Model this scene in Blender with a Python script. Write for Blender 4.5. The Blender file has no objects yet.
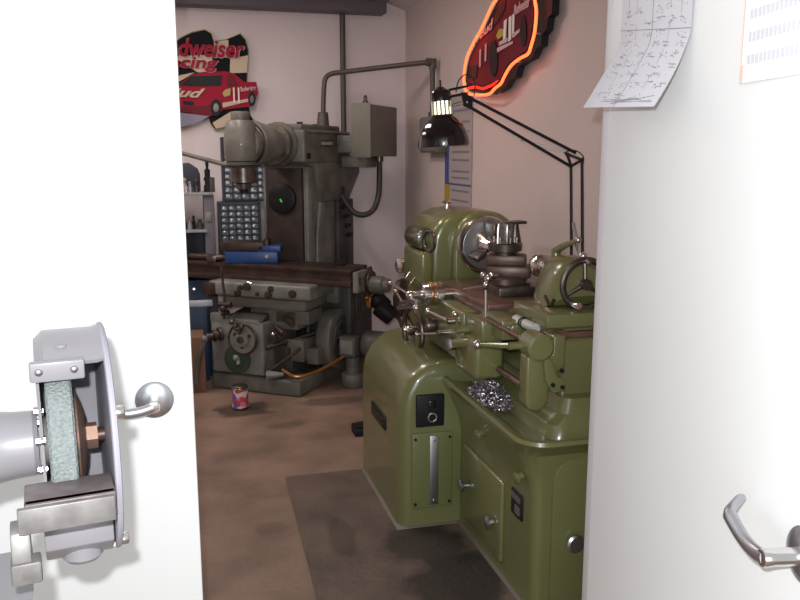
import bpy, bmesh, math, random
from mathutils import Vector, Matrix
random.seed(7)
PI = math.pi
S = bpy.context.scene
COL = S.collection

# ------------------------------------------------------------ camera
CH, FOC = 1.5, 810.0
PT, YW = math.radians(10.3), math.radians(15.2)
FW = Vector((math.sin(YW)*math.cos(PT), math.cos(YW)*math.cos(PT), -math.sin(PT)))
RT = Vector((math.cos(YW), -math.sin(YW), 0))
UP = RT.cross(FW)
cam_d = bpy.data.cameras.new('camera')
cam = bpy.data.objects.new('camera', cam_d); COL.objects.link(cam)
cam.location = (0, 0, CH)
cam.rotation_euler = (PI/2-PT, 0, -YW)
cam_d.sensor_fit = 'HORIZONTAL'; cam_d.sensor_width = 36; cam_d.lens = FOC/800*36
cam_d.clip_start = .02
S.camera = cam

# ------------------------------------------------------------ light
w = bpy.data.worlds.new('world'); S.world = w; w.use_nodes = True
bg = w.node_tree.nodes['Background']
bg.inputs[0].default_value = (.93, .97, 1.0, 1); bg.inputs[1].default_value = .68

def lamp(name, kind, loc, energy, color=(1, 1, 1), rot=(0, 0, 0), **k):
    d = bpy.data.lights.new(name, kind); d.energy = energy; d.color = color
    for a, v in k.items(): setattr(d, a, v)
    o = bpy.data.objects.new(name, d); COL.objects.link(o); o.location = loc; o.rotation_euler = rot
    return o
# the camera's own flash, and two ceiling fluorescent fixtures inside the shop
lamp('camera_flash', 'POINT', tuple(Vector((0, 0, CH))-RT*.035+Vector((0, 0, .07))), 118, (.96, .97, 1), shadow_soft_size=.012)
lamp('fill_behind_camera', 'AREA', (-.3, -2.6, 1.7), 62, (.97, .98, 1), rot=(math.radians(90), 0, 0), shape='RECTANGLE', size=3.2, size_y=2.4)  # unseen fill lamp, added behind the camera to brighten the doors
lamp('shop_ceiling_light', 'AREA', (.15, 4.3, 2.62), 19, (1, .88, .82), shape='RECTANGLE', size=.25, size_y=1.3)
lamp('shop_ceiling_light', 'AREA', (-.9, 5.0, 2.62), 25, (1, .88, .84), shape='RECTANGLE', size=.25, size_y=1.3)

S.view_settings.view_transform = 'Standard'; S.view_settings.look = 'None'
S.view_settings.exposure = 0; S.view_settings.gamma = 1; S.view_settings.use_curve_mapping = False

# ------------------------------------------------------------ helpers
def at(x, y, ax, v):
    d = FW+RT*((x-400)/FOC)+UP*((300-y)/FOC); o = Vector((0, 0, CH)); i = 'XYZ'.index(ax)
    return o+d*((v-o[i])/d[i])

MATS = {}
def mat(name, col, rough=.5, metal=0., coat=0., var=.0, scale=8., bump=0., bscale=60., col2=None, emit=None, es=1., spec=None):
    if name in MATS: return MATS[name]
    m = bpy.data.materials.new(name); m.use_nodes = True; nt = m.node_tree; b = nt.nodes['Principled BSDF']
    b.inputs['Base Color'].default_value = (*col, 1); b.inputs['Roughness'].default_value = rough
    b.inputs['Metallic'].default_value = metal; b.inputs['Coat Weight'].default_value = coat
    b.inputs['Coat Roughness'].default_value = .08
    if spec is not None: b.inputs['Specular IOR Level'].default_value = spec
    tc = nt.nodes.new('ShaderNodeTexCoord')
    if var or col2:
        n = nt.nodes.new('ShaderNodeTexNoise'); n.inputs['Scale'].default_value = scale; n.inputs['Detail'].default_value = 6
        nt.links.new(tc.outputs['Object'], n.inputs['Vector'])
        r = nt.nodes.new('ShaderNodeValToRGB')
        r.color_ramp.elements[0].position = .35; r.color_ramp.elements[1].position = .68
        c2 = col2 if col2 else tuple(c*(1-var) for c in col)
        r.color_ramp.elements[0].color = (*c2, 1); r.color_ramp.elements[1].color = (*col, 1)
        nt.links.new(n.outputs['Fac'], r.inputs['Fac']); nt.links.new(r.outputs['Color'], b.inputs['Base Color'])
    if bump:
        n2 = nt.nodes.new('ShaderNodeTexNoise'); n2.inputs['Scale'].default_value = bscale
        nt.links.new(tc.outputs['Object'], n2.inputs['Vector'])
        bp = nt.nodes.new('ShaderNodeBump'); bp.inputs['Strength'].default_value = bump; bp.inputs['Distance'].default_value = .01
        nt.links.new(n2.outputs['Fac'], bp.inputs['Height']); nt.links.new(bp.outputs['Normal'], b.inputs['Normal'])
    if emit:
        b.inputs['Emission Color'].default_value = (*emit, 1); b.inputs['Emission Strength'].default_value = es
    MATS[name] = m
    return m

class MB:
    """collects shapes, becomes one mesh object"""
    def __init__(s): s.v = []; s.f = []
    def add(s, bm, M=None):
        n = len(s.v); bm.verts.index_update()
        for v in bm.verts: s.v.append((M @ v.co) if M is not None else v.co.copy())
        for f in bm.faces: s.f.append([n+v.index for v in f.verts])
        bm.free(); return s
    def box(s, x0, x1, y0, y1, z0, z1, bev=0., seg=2, M=None):
        bm = bmesh.new(); bmesh.ops.create_cube(bm, size=1)
        for v in bm.verts: v.co = Vector(((x0+x1)/2+v.co.x*(x1-x0), (y0+y1)/2+v.co.y*(y1-y0), (z0+z1)/2+v.co.z*(z1-z0)))
        if bev: bmesh.ops.bevel(bm, geom=bm.edges[:], offset=min(bev, .48*min(abs(x1-x0), abs(y1-y0), abs(z1-z0))), segments=seg, affect='EDGES', profile=.5)
        return s.add(bm, M)
    def prism(s, pts, ax, d0, d1, bev=0., seg=2, M=None):
        """pts in the two other axes (in xyz order) pushed along ax"""
        bm = bmesh.new(); rings = []
        for d in (d0, d1):
            r = []
            for a, b in pts:
                co = {'x': (d, a, b), 'y': (a, d, b), 'z': (a, b, d)}[ax]; r.append(bm.verts.new(co))
            rings.append(r)
        n = len(pts)
        for i in range(n): bm.faces.new((rings[0][i], rings[0][(i+1) % n], rings[1][(i+1) % n], rings[1][i]))
        c0 = bm.faces.new(rings[0]); c1 = bm.faces.new(rings[1][::-1])
        bmesh.ops.recalc_face_normals(bm, faces=bm.faces[:])
        if bev:
            ed = [e for e in bm.edges if len(e.link_faces) == 2 and e.calc_face_angle(0) > .45]
            bmesh.ops.bevel(bm, geom=ed, offset=bev, segments=seg, affect='EDGES', profile=.5, clamp_overlap=True)
        bmesh.ops.triangulate(bm, faces=[f for f in bm.faces if len(f.verts) > 4])
        return s.add(bm, M)
    def spin(s, prof, p0, p1, n=28, M=None, cap=True):
        """prof = [(t along p0->p1 in metres, radius)]"""
        p0 = Vector(p0); d = (Vector(p1)-p0).normalized(); q = d.to_track_quat('Z', 'Y')
        bm = bmesh.new(); rs = []
        for t, r in prof:
            rs.append([bm.verts.new(p0+q @ Vector((max(r, 1e-4)*math.cos(2*PI*k/n), max(r, 1e-4)*math.sin(2*PI*k/n), t))) for k in range(n)])
        for a, b in zip(rs, rs[1:]):
            for k in range(n): bm.faces.new((a[k], a[(k+1) % n], b[(k+1) % n], b[k]))
        if cap: bm.faces.new(rs[0][::-1]); bm.faces.new(rs[-1])
        bmesh.ops.recalc_face_normals(bm, faces=bm.faces[:])
        return s.add(bm, M)
    def cyl(s, p0, p1, r, r1=None, n=20, bev=0., M=None):
        L = (Vector(p1)-Vector(p0)).length; r1 = r if r1 is None else r1
        if bev: pr = [(0, r-bev), (bev*.3, r-bev*.3), (bev, r), (L-bev, r1), (L-bev*.3, r1-bev*.3), (L, r1-bev)]
        else: pr = [(0, r), (L, r1)]
        return s.spin(pr, p0, p1, n, M)
    def ball(s, c, r, sc=(1, 1, 1), M=None, u=16, v=10):
        bm = bmesh.new(); bmesh.ops.create_uvsphere(bm, u_segments=u, v_segments=v, radius=r)
        for q in bm.verts: q.co = Vector((q.co.x*sc[0], q.co.y*sc[1], q.co.z*sc[2]))+Vector(c)
        return s.add(bm, M)
    def ring(s, c, nrm, R, r, n=36, m=10, M=None):
        q = Vector(nrm).to_track_quat('Z', 'Y'); c = Vector(c); bm = bmesh.new(); g = []
        for i in range(n):
            a = 2*PI*i/n
            g.append([bm.verts.new(c+q @ Vector(((R+r*math.cos(2*PI*j/m))*math.cos(a), (R+r*math.cos(2*PI*j/m))*math.sin(a), r*math.sin(2*PI*j/m)))) for j in range(m)])
        for i in range(n):
            for j in range(m): bm.faces.new((g[i][j], g[(i+1) % n][j], g[(i+1) % n][(j+1) % m], g[i][(j+1) % m]))
        return s.add(bm, M)
    def tube(s, pts, r, n=10, closed=False, smooth=0, M=None):
        P = [Vector(p) for p in pts]
        for _ in range(smooth):
            Q = [] if closed else [P[0]]
            rng = range(len(P)) if closed else range(len(P)-1)
            for i in rng:
                a, b = P[i], P[(i+1) % len(P)]; Q += [a*.75+b*.25, a*.25+b*.75]
            if not closed: Q.append(P[-1])
            P = Q
        R = r if isinstance(r, (list, tuple)) else None
        bm = bmesh.new(); g = []; N = len(P); u = None
        for i in range(N):
            t = (P[(i+1) % N]-P[i-1]) if closed else (P[min(i+1, N-1)]-P[max(i-1, 0)])
            t.normalize()
            if u is None: u = t.orthogonal().normalized()
            u = (u-t*u.dot(t)).normalized(); v = t.cross(u)
            rr = (R[0]+(R[-1]-R[0])*i/(N-1)) if R else r
            g.append([bm.verts.new(P[i]+(u*math.cos(2*PI*j/n)+v*math.sin(2*PI*j/n))*rr) for j in range(n)])
        for i in range(N if closed else N-1):
            for j in range(n): bm.faces.new((g[i][j], g[(i+1) % N][j], g[(i+1) % N][(j+1) % n], g[i][(j+1) % n]))
        if not closed: bm.faces.new(g[0][::-1]); bm.faces.new(g[-1])
        return s.add(bm, M)
    def loft(s, rings, cap=(True, True), M=None):
        bm = bmesh.new(); g = [[bm.verts.new(p) for p in r] for r in rings]; n = len(rings[0])
        for a, b in zip(g, g[1:]):
            for k in range(n): bm.faces.new((a[k], a[(k+1) % n], b[(k+1) % n], b[k]))
        if cap[0]: bm.faces.new(g[0][::-1])
        if cap[1]: bm.faces.new(g[-1])
        return s.add(bm, M)
    def plate(s, pts, nrm, th):
        """flat panel from a 3-D outline, given thickness along nrm"""
        nrm = Vector(nrm)*th; bm = bmesh.new()
        a = [bm.verts.new(Vector(p)) for p in pts]; b = [bm.verts.new(Vector(p)+nrm) for p in pts]; n = len(a)
        for i in range(n): bm.faces.new((a[i], a[(i+1) % n], b[(i+1) % n], b[i]))
        f1 = bm.faces.new(a); f2 = bm.faces.new(b[::-1])
        bmesh.ops.recalc_face_normals(bm, faces=bm.faces[:])
        bmesh.ops.triangulate(bm, faces=[f1, f2])
        return s.add(bm)
    def build(s, name, m, parent=None, world=False):
        me = bpy.data.meshes.new(name); vs = s.v
        if world and parent is not None:
            Mi = wm(parent).inverted(); vs = [Mi @ v for v in vs]
        me.from_pydata([tuple(v) for v in vs], [], s.f); me.materials.append(m)
        bm = bmesh.new(); bm.from_mesh(me)
        for f in bm.faces: f.smooth = True
        for e in bm.edges:
            if len(e.link_faces) == 2 and e.calc_face_angle(0) > .6: e.smooth = False
        bm.to_mesh(me); bm.free()
        o = bpy.data.objects.new(name, me); COL.objects.link(o)
        if parent is not None: o.parent = parent
        return o

def wm(o):
    M = Matrix.Translation(o.location) @ o.rotation_euler.to_matrix().to_4x4()
    return (wm(o.parent) @ M) if o.parent else M

def thing(name, label, cat, loc=(0, 0, 0), rotz=0., group=None):
    o = bpy.data.objects.new(name, None); COL.objects.link(o); o.empty_display_size = .1
    o.location = loc; o.rotation_euler = (0, 0, rotz); o['label'] = label; o['category'] = cat
    if group: o['group'] = group
    return o
def tag(o, label, cat, group=None):
    o['label'] = label; o['category'] = cat
    if group: o['group'] = group
    return o
def struct(name, mb, m, parent=None):
    o = mb.build(name, m, parent)
    if parent is None: o['kind'] = 'structure'
    return o
def recentre(o):
    """put a single-mesh thing's origin at the middle of its base"""
    vs = o.data.vertices; n = len(vs)
    c = Vector((sum(v.co.x for v in vs)/n, sum(v.co.y for v in vs)/n, min(v.co.z for v in vs)))
    o.data.transform(Matrix.Translation(-c)); o.location = c
    return o
def letters(name, text, m, parent, p0, ux, uy, height, width=None, depth=.002, shear=0., bold=.02):
    """raised lettering: p0 lower left corner, ux / uy world directions"""
    cu = bpy.data.curves.new('lettering', 'FONT'); cu.body = text; cu.size = 1; cu.extrude = .5; cu.offset = bold; cu.shear = shear
    t = bpy.data.objects.new('lettering', cu); COL.objects.link(t)
    bpy.context.view_layer.update()
    me = bpy.data.meshes.new_from_object(t.evaluated_get(bpy.context.evaluated_depsgraph_get()))
    bpy.data.objects.remove(t); bpy.data.curves.remove(cu)
    xs = [v.co.x for v in me.vertices]; ys = [v.co.y for v in me.vertices]
    W, Hh = max(xs)-min(xs), max(ys)-min(ys); sy = height/Hh; sx = (width/W) if width else sy
    ux = Vector(ux).normalized(); uy = Vector(uy).normalized(); un = ux.cross(uy).normalized()
    Mi = wm(parent).inverted() if parent is not None else Matrix()
    x0, y0 = min(xs), min(ys)
    for v in me.vertices:
        v.co = Mi @ (Vector(p0)+ux*((v.co.x-x0)*sx)+uy*((v.co.y-y0)*sy)+un*(v.co.z*depth))
    me.materials.clear(); me.materials.append(m)
    o = bpy.data.objects.new(name, me); COL.objects.link(o)
    if parent is not None: o.parent = parent
    return o
def rrect(x0, x1, y0, y1, r, z, n=6):
    out = []
    for cx, cy, a0 in ((x1-r, y1-r, 0), (x0+r, y1-r, 90), (x0+r, y0+r, 180), (x1-r, y0+r, 270)):
        for k in range(n+1):
            a = math.radians(a0+90*k/n); out.append((cx+r*math.cos(a), cy+r*math.sin(a), z))
    return out

# ------------------------------------------------------------ materials
M_floor = mat('concrete_floor', (.27, .18, .128), .62, col2=(.15, .098, .073), scale=3.1, bump=.25, bscale=35)
M_mat = mat('worn_dark_mat', (.150, .106, .082), .6, col2=(.085, .06, .047), scale=4.5, bump=.25, bscale=50)
M_oil = mat('oil_stain', (.028, .02, .016), .35, col2=(.055, .04, .03), scale=14)
M_wallb = mat('painted_wall_back', (.80, .71, .71), .75, var=.06, scale=2)
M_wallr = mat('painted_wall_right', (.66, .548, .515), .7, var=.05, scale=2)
M_ceil = mat('ceiling_paint', (.62, .57, .55), .8)
M_trim = mat('grey_trim', (.20, .185, .185), .6)
M_trimd = mat('grey_trim_dark', (.135, .12, .14), .6)
M_door = mat('door_paint_white', (.80, .815, .80), .45, var=.04, scale=1.4)
M_jamb = mat('jamb_paint', (.62, .60, .62), .5)
M_chrome = mat('bright_steel', (.72, .70, .68), .16, 1.)
M_satin = mat('satin_steel', (.50, .51, .54), .34, 1.)
M_dsteel = mat('worn_dark_steel', (.17, .145, .13), .34, .9, var=.4, scale=25)
M_green = mat('machine_green_enamel', (.147, .153, .058), .3, 0, .5, var=.10, scale=3)
M_greend = mat('machine_green_deep', (.06, .062, .024), .3, 0, .5, var=.15, scale=5)
M_brownway = mat('oily_brown_ways', (.20, .115, .085), .3, .45, var=.35, scale=18)
M_grey = mat('old_machine_grey', (.175, .165, .135), .5, 0, .1, col2=(.085, .086, .076), scale=6, bump=.1)
M_greyd = mat('old_machine_grey_dark', (.07, .066, .06), .5, 0, 0, col2=(.035, .033, .03), scale=8, bump=.15)
M_greyl = mat('old_machine_grey_light', (.22, .225, .20), .45, col2=(.13, .13, .115), scale=9)
M_cab = mat('cabinet_olive_grey', (.20, .19, .15), .5, var=.12, scale=3)
M_rust = mat('rusty_brown_steel', (.078, .046, .035), .45, .4, col2=(.036, .024, .02), scale=16)
M_way = mat('column_way_brown', (.050, .034, .028), .5, .3, col2=(.028, .02, .018), scale=9)
M_black = mat('black_gloss', (.006, .006, .006), .12, 0, .8)
M_blackm = mat('black_matt', (.011, .011, .012), .5, spec=.25)
M_blue = mat('vise_blue', (.018, .07, .24), .4, var=.3, scale=20)
M_navy = mat('navy_cabinet', (.02, .04, .085), .45, var=.2)
M_grind = mat('grinder_grey_enamel', (.235, .225, .24), .35, 0, .2, var=.05)
M_grindin = mat('grinder_grey_inner', (.30, .29, .33), .5)
M_stone = mat('abrasive_wheel', (.14, .165, .16), .9, col2=(.215, .24, .235), scale=260, bump=.5, bscale=300)
M_cast = mat('tool_rest_steel', (.19, .155, .155), .45, .2, col2=(.11, .085, .085), scale=30)
M_castg = mat('tool_rest_steel_edge', (.25, .24, .225), .4, .3, col2=(.15, .14, .135), scale=30)
M_flange = mat('rusty_flange', (.30, .17, .12), .4, .5, col2=(.14, .10, .08), scale=30)
M_paper = mat('paper_white', (.78, .78, .74), .8)
M_cream = mat('flag_cream', (.58, .47, .33), .5)
M_red = mat('sign_red', (.34, .010, .035), .6, spec=.2)
M_redd = mat('sign_red_dark', (.14, .006, .016), .5, spec=.25)
M_pink = mat('sign_lettering_pale', (.62, .42, .45), .5)
M_olive = mat('flag_edge_olive', (.28, .27, .06), .4)
M_neon = mat('neon_glass_orange', (.9, .2, .1), .3, emit=(1, .10, .022), es=3.6)
M_redem = mat('red_emissive', (.7, .03, .02), .3, emit=(1, .015, .005), es=.75)
M_bulb = mat('lamp_bulb_glow', (1, .9, .7), .3, emit=(1, .80, .48), es=5)
M_shadein = mat('lamp_shade_inner', (.8, .75, .65), .4)
M_card = mat('cardboard', (.20, .11, .065), .8)
M_brass = mat('brass_fitting', (.42, .20, .06), .35, .9)
M_drawer = mat('clear_plastic_drawer', (.30, .33, .38), .18, 0, .5, col2=(.10, .11, .13), scale=40)
M_pale = mat('drawer_label', (.55, .58, .64), .3)  # pale blue-grey of the drawer labels and the steel bar
M_frame = mat('slate_blue_frame', (.035, .045, .06), .5)
M_shelf = mat('shelf_steel', (.36, .36, .38), .4, .2)
M_caulk = mat('grey_caulk', (.17, .15, .12), .7)
M_chip = mat('steel_swarf', (.80, .76, .84), .3, 1., col2=(.38, .33, .42), scale=60)

# ------------------------------------------------------------ the room
XW, YB = 1.70, 6.10
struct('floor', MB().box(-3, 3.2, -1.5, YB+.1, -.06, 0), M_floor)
struct('wall_back', MB().box(-2.2, XW+.12, YB, YB+.12, 0, 3.6), M_wallb)
struct('wall_right', MB().box(XW, XW+.12, 1.95, YB+.12, 0, 2.55), M_wallr)
struct('wall_left', MB().box(-2.32, -2.2, 1.83, YB+.12, 0, 3.6), M_wallb)
struct('wall_front', MB().box(-2.2, -.93, 1.83, 1.95, 0, 3.4).box(-.93, 1.14, 1.83, 1.95, 2.12, 3.4).box(1.13, 3.2, 1.83, 1.95, 0, 2.9), M_wallb)
# ceiling slopes up from the right wall
struct('ceiling', MB().prism([(XW+.12, 2.50), (-.4, 3.25), (-2.32, 3.25), (-2.32, 3.33), (-.4, 3.33), (XW+.12, 2.6)], 'y', 1.83, YB+.12), M_ceil)
struct('trim_1', MB().box(-2.2, 1.535, 5.92, 6.03, 2.575, 2.70, .01), M_trim)
struct('trim_2', MB().box(-2.2, 1.515, 5.94, 6.10, 2.495, 2.58, .004), M_trimd)
struct('trim_3', MB().box(1.013, 1.13, 1.79, 1.835, 0, 2.12, .003), M_jamb)

# left door leaf, closed
d1 = struct('door_1', MB().box(-.90, .012, 1.83, 1.872, .01, 2.08, .004), M_door)
def lever(parent_name, door, P, nrm, hd, drop, L=.115):
    """round rose, spindle and curved lever; P on the door face, nrm out of it, hd towards the hinge"""
    P = Vector(P); nrm = Vector(nrm).normalized(); hd = Vector(hd).normalized(); z = Vector((0, 0, 1))
    hb = MB()
    hb.spin([(0, .0415), (.004, .042), (.006, .040), (.010, .026), (.011, .020), (.0115, .016)], P, P+nrm, 32)
    h = hb.build('door_handle', M_satin, door, True)
    MB().spin([(.010, .0135), (.05, .0125), (.062, .0135), (.066, .012), (.067, .004)], P, P+nrm, 24).build('spindle', M_chrome, h, True)
    pts = []; Q = P+nrm*.060
    for t in [i/14 for i in range(15)]:
        pts.append(Q+hd*(L*t)+z*(drop*(.5-.5*math.cos(PI*t))-.012*math.sin(PI*t))+nrm*(-.030*max(0, t-.82)/.18))
    bm = bmesh.new(); g = []; n = 12
    for i, p in enumerate(pts):
        t = (pts[min(i+1, 14)]-pts[max(i-1, 0)]).normalized(); side = nrm; u = t.cross(side).normalized()
        a, b = .0118, .0085+.002*(i/14)
        g.append([bm.verts.new(p+u*(a*math.cos(2*PI*j/n))+side*(b*math.sin(2*PI*j/n))) for j in range(n)])
    for i in range(14):
        for j in range(n): bm.faces.new((g[i][j], g[i+1][j], g[i+1][(j+1) % n], g[i][(j+1) % n]))
    bm.faces.new(g[0][::-1]); bm.faces.new(g[-1])
    m = MB(); m.add(bm); m.build('lever', M_satin, h, True)
lever('door_handle', d1, at(154.5, 399.5, 'Y', 1.83), (0, -1, 0), (-1, 0, 0), .004)

# right door leaf, swung open towards us
HX, HY = .988, 1.76
dd = Vector((-.175, -.984, 0)).normalized(); dn = Vector((-dd.y, dd.x, 0)); dn = dn if dn.x < 0 else -dn
def dpt(s, z, lift=0): return Vector((HX, HY, 0))+dd*s+dn*lift+Vector((0, 0, z))
def on_door(px, py, lift=0.):
    d = FW+RT*((px-400)/FOC)+UP*((300-py)/FOC); o = Vector((0, 0, CH)); P0 = dpt(0, 0, lift)
    return o+d*((P0-o).dot(dn)/d.dot(dn))
m = MB(); m.plate([dpt(0, .012), dpt(.93, .012), dpt(.93, 2.08), dpt(0, 2.08)], -dn, .042)
d2 = struct('door_2', m, M_door)
lever('door_handle', d2, on_door(806, 556), dn, -dd, .026, .135)

# pale grout line round the lathe foot
PED = [(1.0, 2.955), (.86, 2.955), (.815, 2.97), (.80, 3.02), (.80, 3.58), (.83, 3.68), (.90, 3.72)]
struct('trim_4', MB().box(1.045, 1.6, 2.2, 3.75, 0, .007).box(.787, 1.05, 2.94, 3.60, 0, .007, .004), M_caulk)
struct('trim_5', MB().box(.425, .80, 3.602, 3.611, 0, .0055), mat('grout_line', (.16, .13, .11), .7))
tag(recentre(MB().prism([(.375, 1.93), (.420, 3.60), (.79, 3.60), (.79, 2.94), (1.05, 2.94), (1.05, 1.99)], 'z', .001, .005).build('floor_mat', M_mat)),
    'dark worn floor mat with an oil stain in front of the green lathe', 'mat')
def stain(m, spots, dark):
    """dark blotches with ragged edges, in world x / y"""
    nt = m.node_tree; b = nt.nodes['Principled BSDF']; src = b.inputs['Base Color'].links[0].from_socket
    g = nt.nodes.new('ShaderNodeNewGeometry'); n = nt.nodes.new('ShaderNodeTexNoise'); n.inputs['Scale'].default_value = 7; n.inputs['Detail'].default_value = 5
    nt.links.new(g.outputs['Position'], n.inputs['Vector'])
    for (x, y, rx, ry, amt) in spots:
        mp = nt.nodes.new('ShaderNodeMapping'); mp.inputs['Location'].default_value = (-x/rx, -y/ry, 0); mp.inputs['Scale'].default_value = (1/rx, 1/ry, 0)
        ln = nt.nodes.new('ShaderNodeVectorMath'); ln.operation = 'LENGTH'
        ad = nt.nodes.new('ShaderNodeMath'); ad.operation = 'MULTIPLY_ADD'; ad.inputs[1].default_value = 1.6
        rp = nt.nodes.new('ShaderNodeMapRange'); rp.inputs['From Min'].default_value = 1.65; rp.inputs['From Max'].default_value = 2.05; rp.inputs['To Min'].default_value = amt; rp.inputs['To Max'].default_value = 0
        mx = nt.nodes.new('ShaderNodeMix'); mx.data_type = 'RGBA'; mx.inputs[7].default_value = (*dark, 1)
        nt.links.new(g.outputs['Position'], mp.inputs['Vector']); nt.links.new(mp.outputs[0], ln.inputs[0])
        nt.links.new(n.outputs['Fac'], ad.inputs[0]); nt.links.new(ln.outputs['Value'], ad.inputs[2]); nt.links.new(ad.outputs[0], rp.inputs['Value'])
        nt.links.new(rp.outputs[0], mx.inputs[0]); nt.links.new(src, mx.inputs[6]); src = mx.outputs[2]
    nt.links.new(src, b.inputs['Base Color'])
stain(M_mat, [(.87, 2.78, .15, .20, .8), (.90, 2.50, .17, .20, .85), (.56, 2.95, .05, .16, .45)], (.013, .010, .008))  # oil stains on the mat
stain(M_floor, [(.31, 4.70, .16, .13, .8), (.85, 4.72, .20, .07, .5), (.52, 4.35, .10, .05, .35), (.30, 3.10, .06, .05, .3)], (.03, .02, .016))  # dark blotches on the concrete, the strongest around the tin

# ============================================================ THE LATHE
L = thing('lathe', 'olive green enamelled metalworking lathe along the right wall', 'lathe', (1.3, 2.95, 0))
LW = dict(parent=L, world=True)
def rings_base():
    x1 = 1.62; R = []
    for x0, y0, r, z in ((1.06, 2.25, .035, 0), (1.06, 2.25, .035, .40), (1.05, 2.248, .04, .46), (1.01, 2.238, .06, .55), (.988, 2.20, .08, .588), (.983, 2.17, .09, .60), (.98, 2.155, .095, .612), (.985, 2.16, .09, .624), (1.0, 2.175, .08, .625), (1.02, 2.195, .07, .606), (1.06, 2.235, .05, .598)):
        R.append(rrect(x0, x1, y0, 3.62, r, z))
    return R
base = MB().loft(rings_base()).build('base', M_green, **LW)
pedp = MB()
def ped_ring(inx, z, iny=0.): # footprint of the headstock pedestal, pulled in by inx on the operator side
    return rrect(.80+inx, 1.63, 2.96+iny, 3.66-iny, .05, z)
pedp.loft([ped_ring(0, .004), ped_ring(0, .46), ped_ring(.004, .51, .001), ped_ring(.014, .56, .002), ped_ring(.045, .615, .005), ped_ring(.10, .665, .009), ped_ring(.14, .68, .02), ped_ring(.18, .686, .03)])
ped = pedp.build('headstock_pedestal', M_green, **LW)
# switch, vent plate, nameplates, doors
sw = MB().box(.868, .985, 2.945, 2.962, .425, .558, .006).build('switch_plate', M_blackm, **LW)
MB().ring((.933, 2.943, .465), (0, 1, 0), .017, .004).build('switch_ring', M_chrome, sw, True)
MB().box(.918, .946, 2.938, 2.948, .505, .535, .003).build('push_button', M_black, sw, True)
vp = MB().box(.852, 1.024, 2.952, 2.962, .078, .398, .008, 3).build('vent_plate', M_green, **LW)
MB().box(.926, .962, 2.948, 2.955, .092, .385, .002).build('vent_strip', M_satin, vp, True)
for x in (.866, 1.01):
    for z in (.10, .375): MB().cyl((x, 2.947, z), (x, 2.955, z), .006, n=10).build('screw', M_blackm, vp, True)
for z in (.11, .368): MB().cyl((.944, 2.943, z), (.944, 2.950, z), .006, n=10).build('screw', M_chrome, vp, True)
npl = MB().box(.792, .802, 3.17, 3.41, .345, .405, .003).build('nameplate', M_blackm, **LW)
MB().box(.790, .7925, 3.19, 3.39, .362, .366).box(.790, .7925, 3.19, 3.39, .382, .386).build('raised_line', M_dsteel, npl, True)
bd = MB().box(1.046, 1.066, 2.497, 2.90, .055, .362, .012, 3).build('base_door', M_green, **LW)
for (y, z) in ((2.86, .20), (2.57, .178)):
    k = MB().spin([(0, .009), (.016, .009), (.018, .022), (.028, .024), (.032, .018)], (1.052, y, z), (1.0, y, z), 24)
    k.build('knob', M_satin, bd, True)
pl = MB().box(1.053, 1.064, 2.335, 2.425, .285, .375, .004).build('data_plate', M_blackm, **LW)
MB().box(1.050, 1.054, 2.345, 2.415, .345, .365).box(1.050, 1.054, 2.345, 2.385, .30, .33).build('data_plate_panel', M_satin, pl, True)
ed = MB().prism([(1.12, .02), (1.12, .46), (1.127, .49), (1.145, .515), (1.175, .53), (1.60, .53), (1.60, .02)], 'y', 2.238, 2.26, .006).build('end_door', M_green, **LW)
MB().spin([(0, .012), (.012, .012), (.014, .029), (.024, .031), (.029, .024)], (1.197, 2.242, .245), (1.197, 2.2, .245), 28).build('knob', M_satin, ed, True)
for (y, z) in ((2.663, .488), (2.303, .466)):
    MB().spin([(0, .011), (.016, .012), (.02, .020), (.028, .020), (.031, .013)], (1.04, y, z), (1.0, y-.004, z-.012), 18).build('pin_handle', M_green, **LW)
# bed
bedm = MB().box(1.17, 1.50, 2.33, 3.45, .60, .905, .03, 4)
bedm.loft([rrect(1.10, 1.525, 2.235, 3.4, .06, .598), rrect(1.11, 1.522, 2.245, 3.4, .06, .64), rrect(1.15, 1.518, 2.27, 3.4, .05, .67), rrect(1.165, 1.515, 2.275, 3.4, .04, .72)])
bed = bedm.build('bed', M_green, **LW)
MB().prism([(1.13, .905), (1.13, .925), (1.17, .945), (1.21, .925), (1.25, .925), (1.42, .925), (1.46, .945), (1.50, .925), (1.50, .905)], 'y', 2.345, 3.42, .002).build('bed_ways', M_brownway, bed, True)
# headstock
arch = [(1.068, .66), (1.068, 1.06), (1.078, 1.13), (1.10, 1.185), (1.14, 1.218), (1.19, 1.238), (1.26, 1.246), (1.33, 1.242), (1.40, 1.238), (1.46, 1.195), (1.495, 1.14), (1.505, 1.06), (1.505, .66)]
hs = MB().prism(arch, 'y', 3.42, 3.82, .035, 4).build('headstock', M_green, **LW)
cx, cz = 1.30, 1.10
bos = [(1.165, .66), (1.163, 1.05), (1.172, 1.13), (1.195, 1.19), (1.235, 1.232), (1.29, 1.246), (1.35, 1.238), (1.40, 1.205), (1.43, 1.15), (1.44, 1.08), (1.44, .66)]
MB().prism(bos, 'y', 3.375, 3.44, .018, 3).build('spindle_housing', M_green, hs, True)
MB().box(1.02, 1.075, 3.40, 3.69, .90, 1.065, .012, 3).build('gear_cover', M_green, hs, True)
MB().cyl((1.075, 3.48, 1.115), (1.075, 3.70, 1.115), .052, bev=.012, n=28).build('motor_cover', M_greend, hs, True)
kn = MB().spin([(0, .009), (.022, .008), (.026, .022), (.033, .024), (.038, .016), (.040, .004)], (1.225, 3.66, 1.24), (1.225, 3.66, 1.3), 20)
kn.build('filler_cap', M_chrome, hs, True)
MB().spin([(0, .032), (.002, .036), (.055, .036), (.06, .028)], (1.08, 3.82, .955), (1.0, 3.80, .955), 24).build('speed_knob', M_chrome, hs, True)
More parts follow.
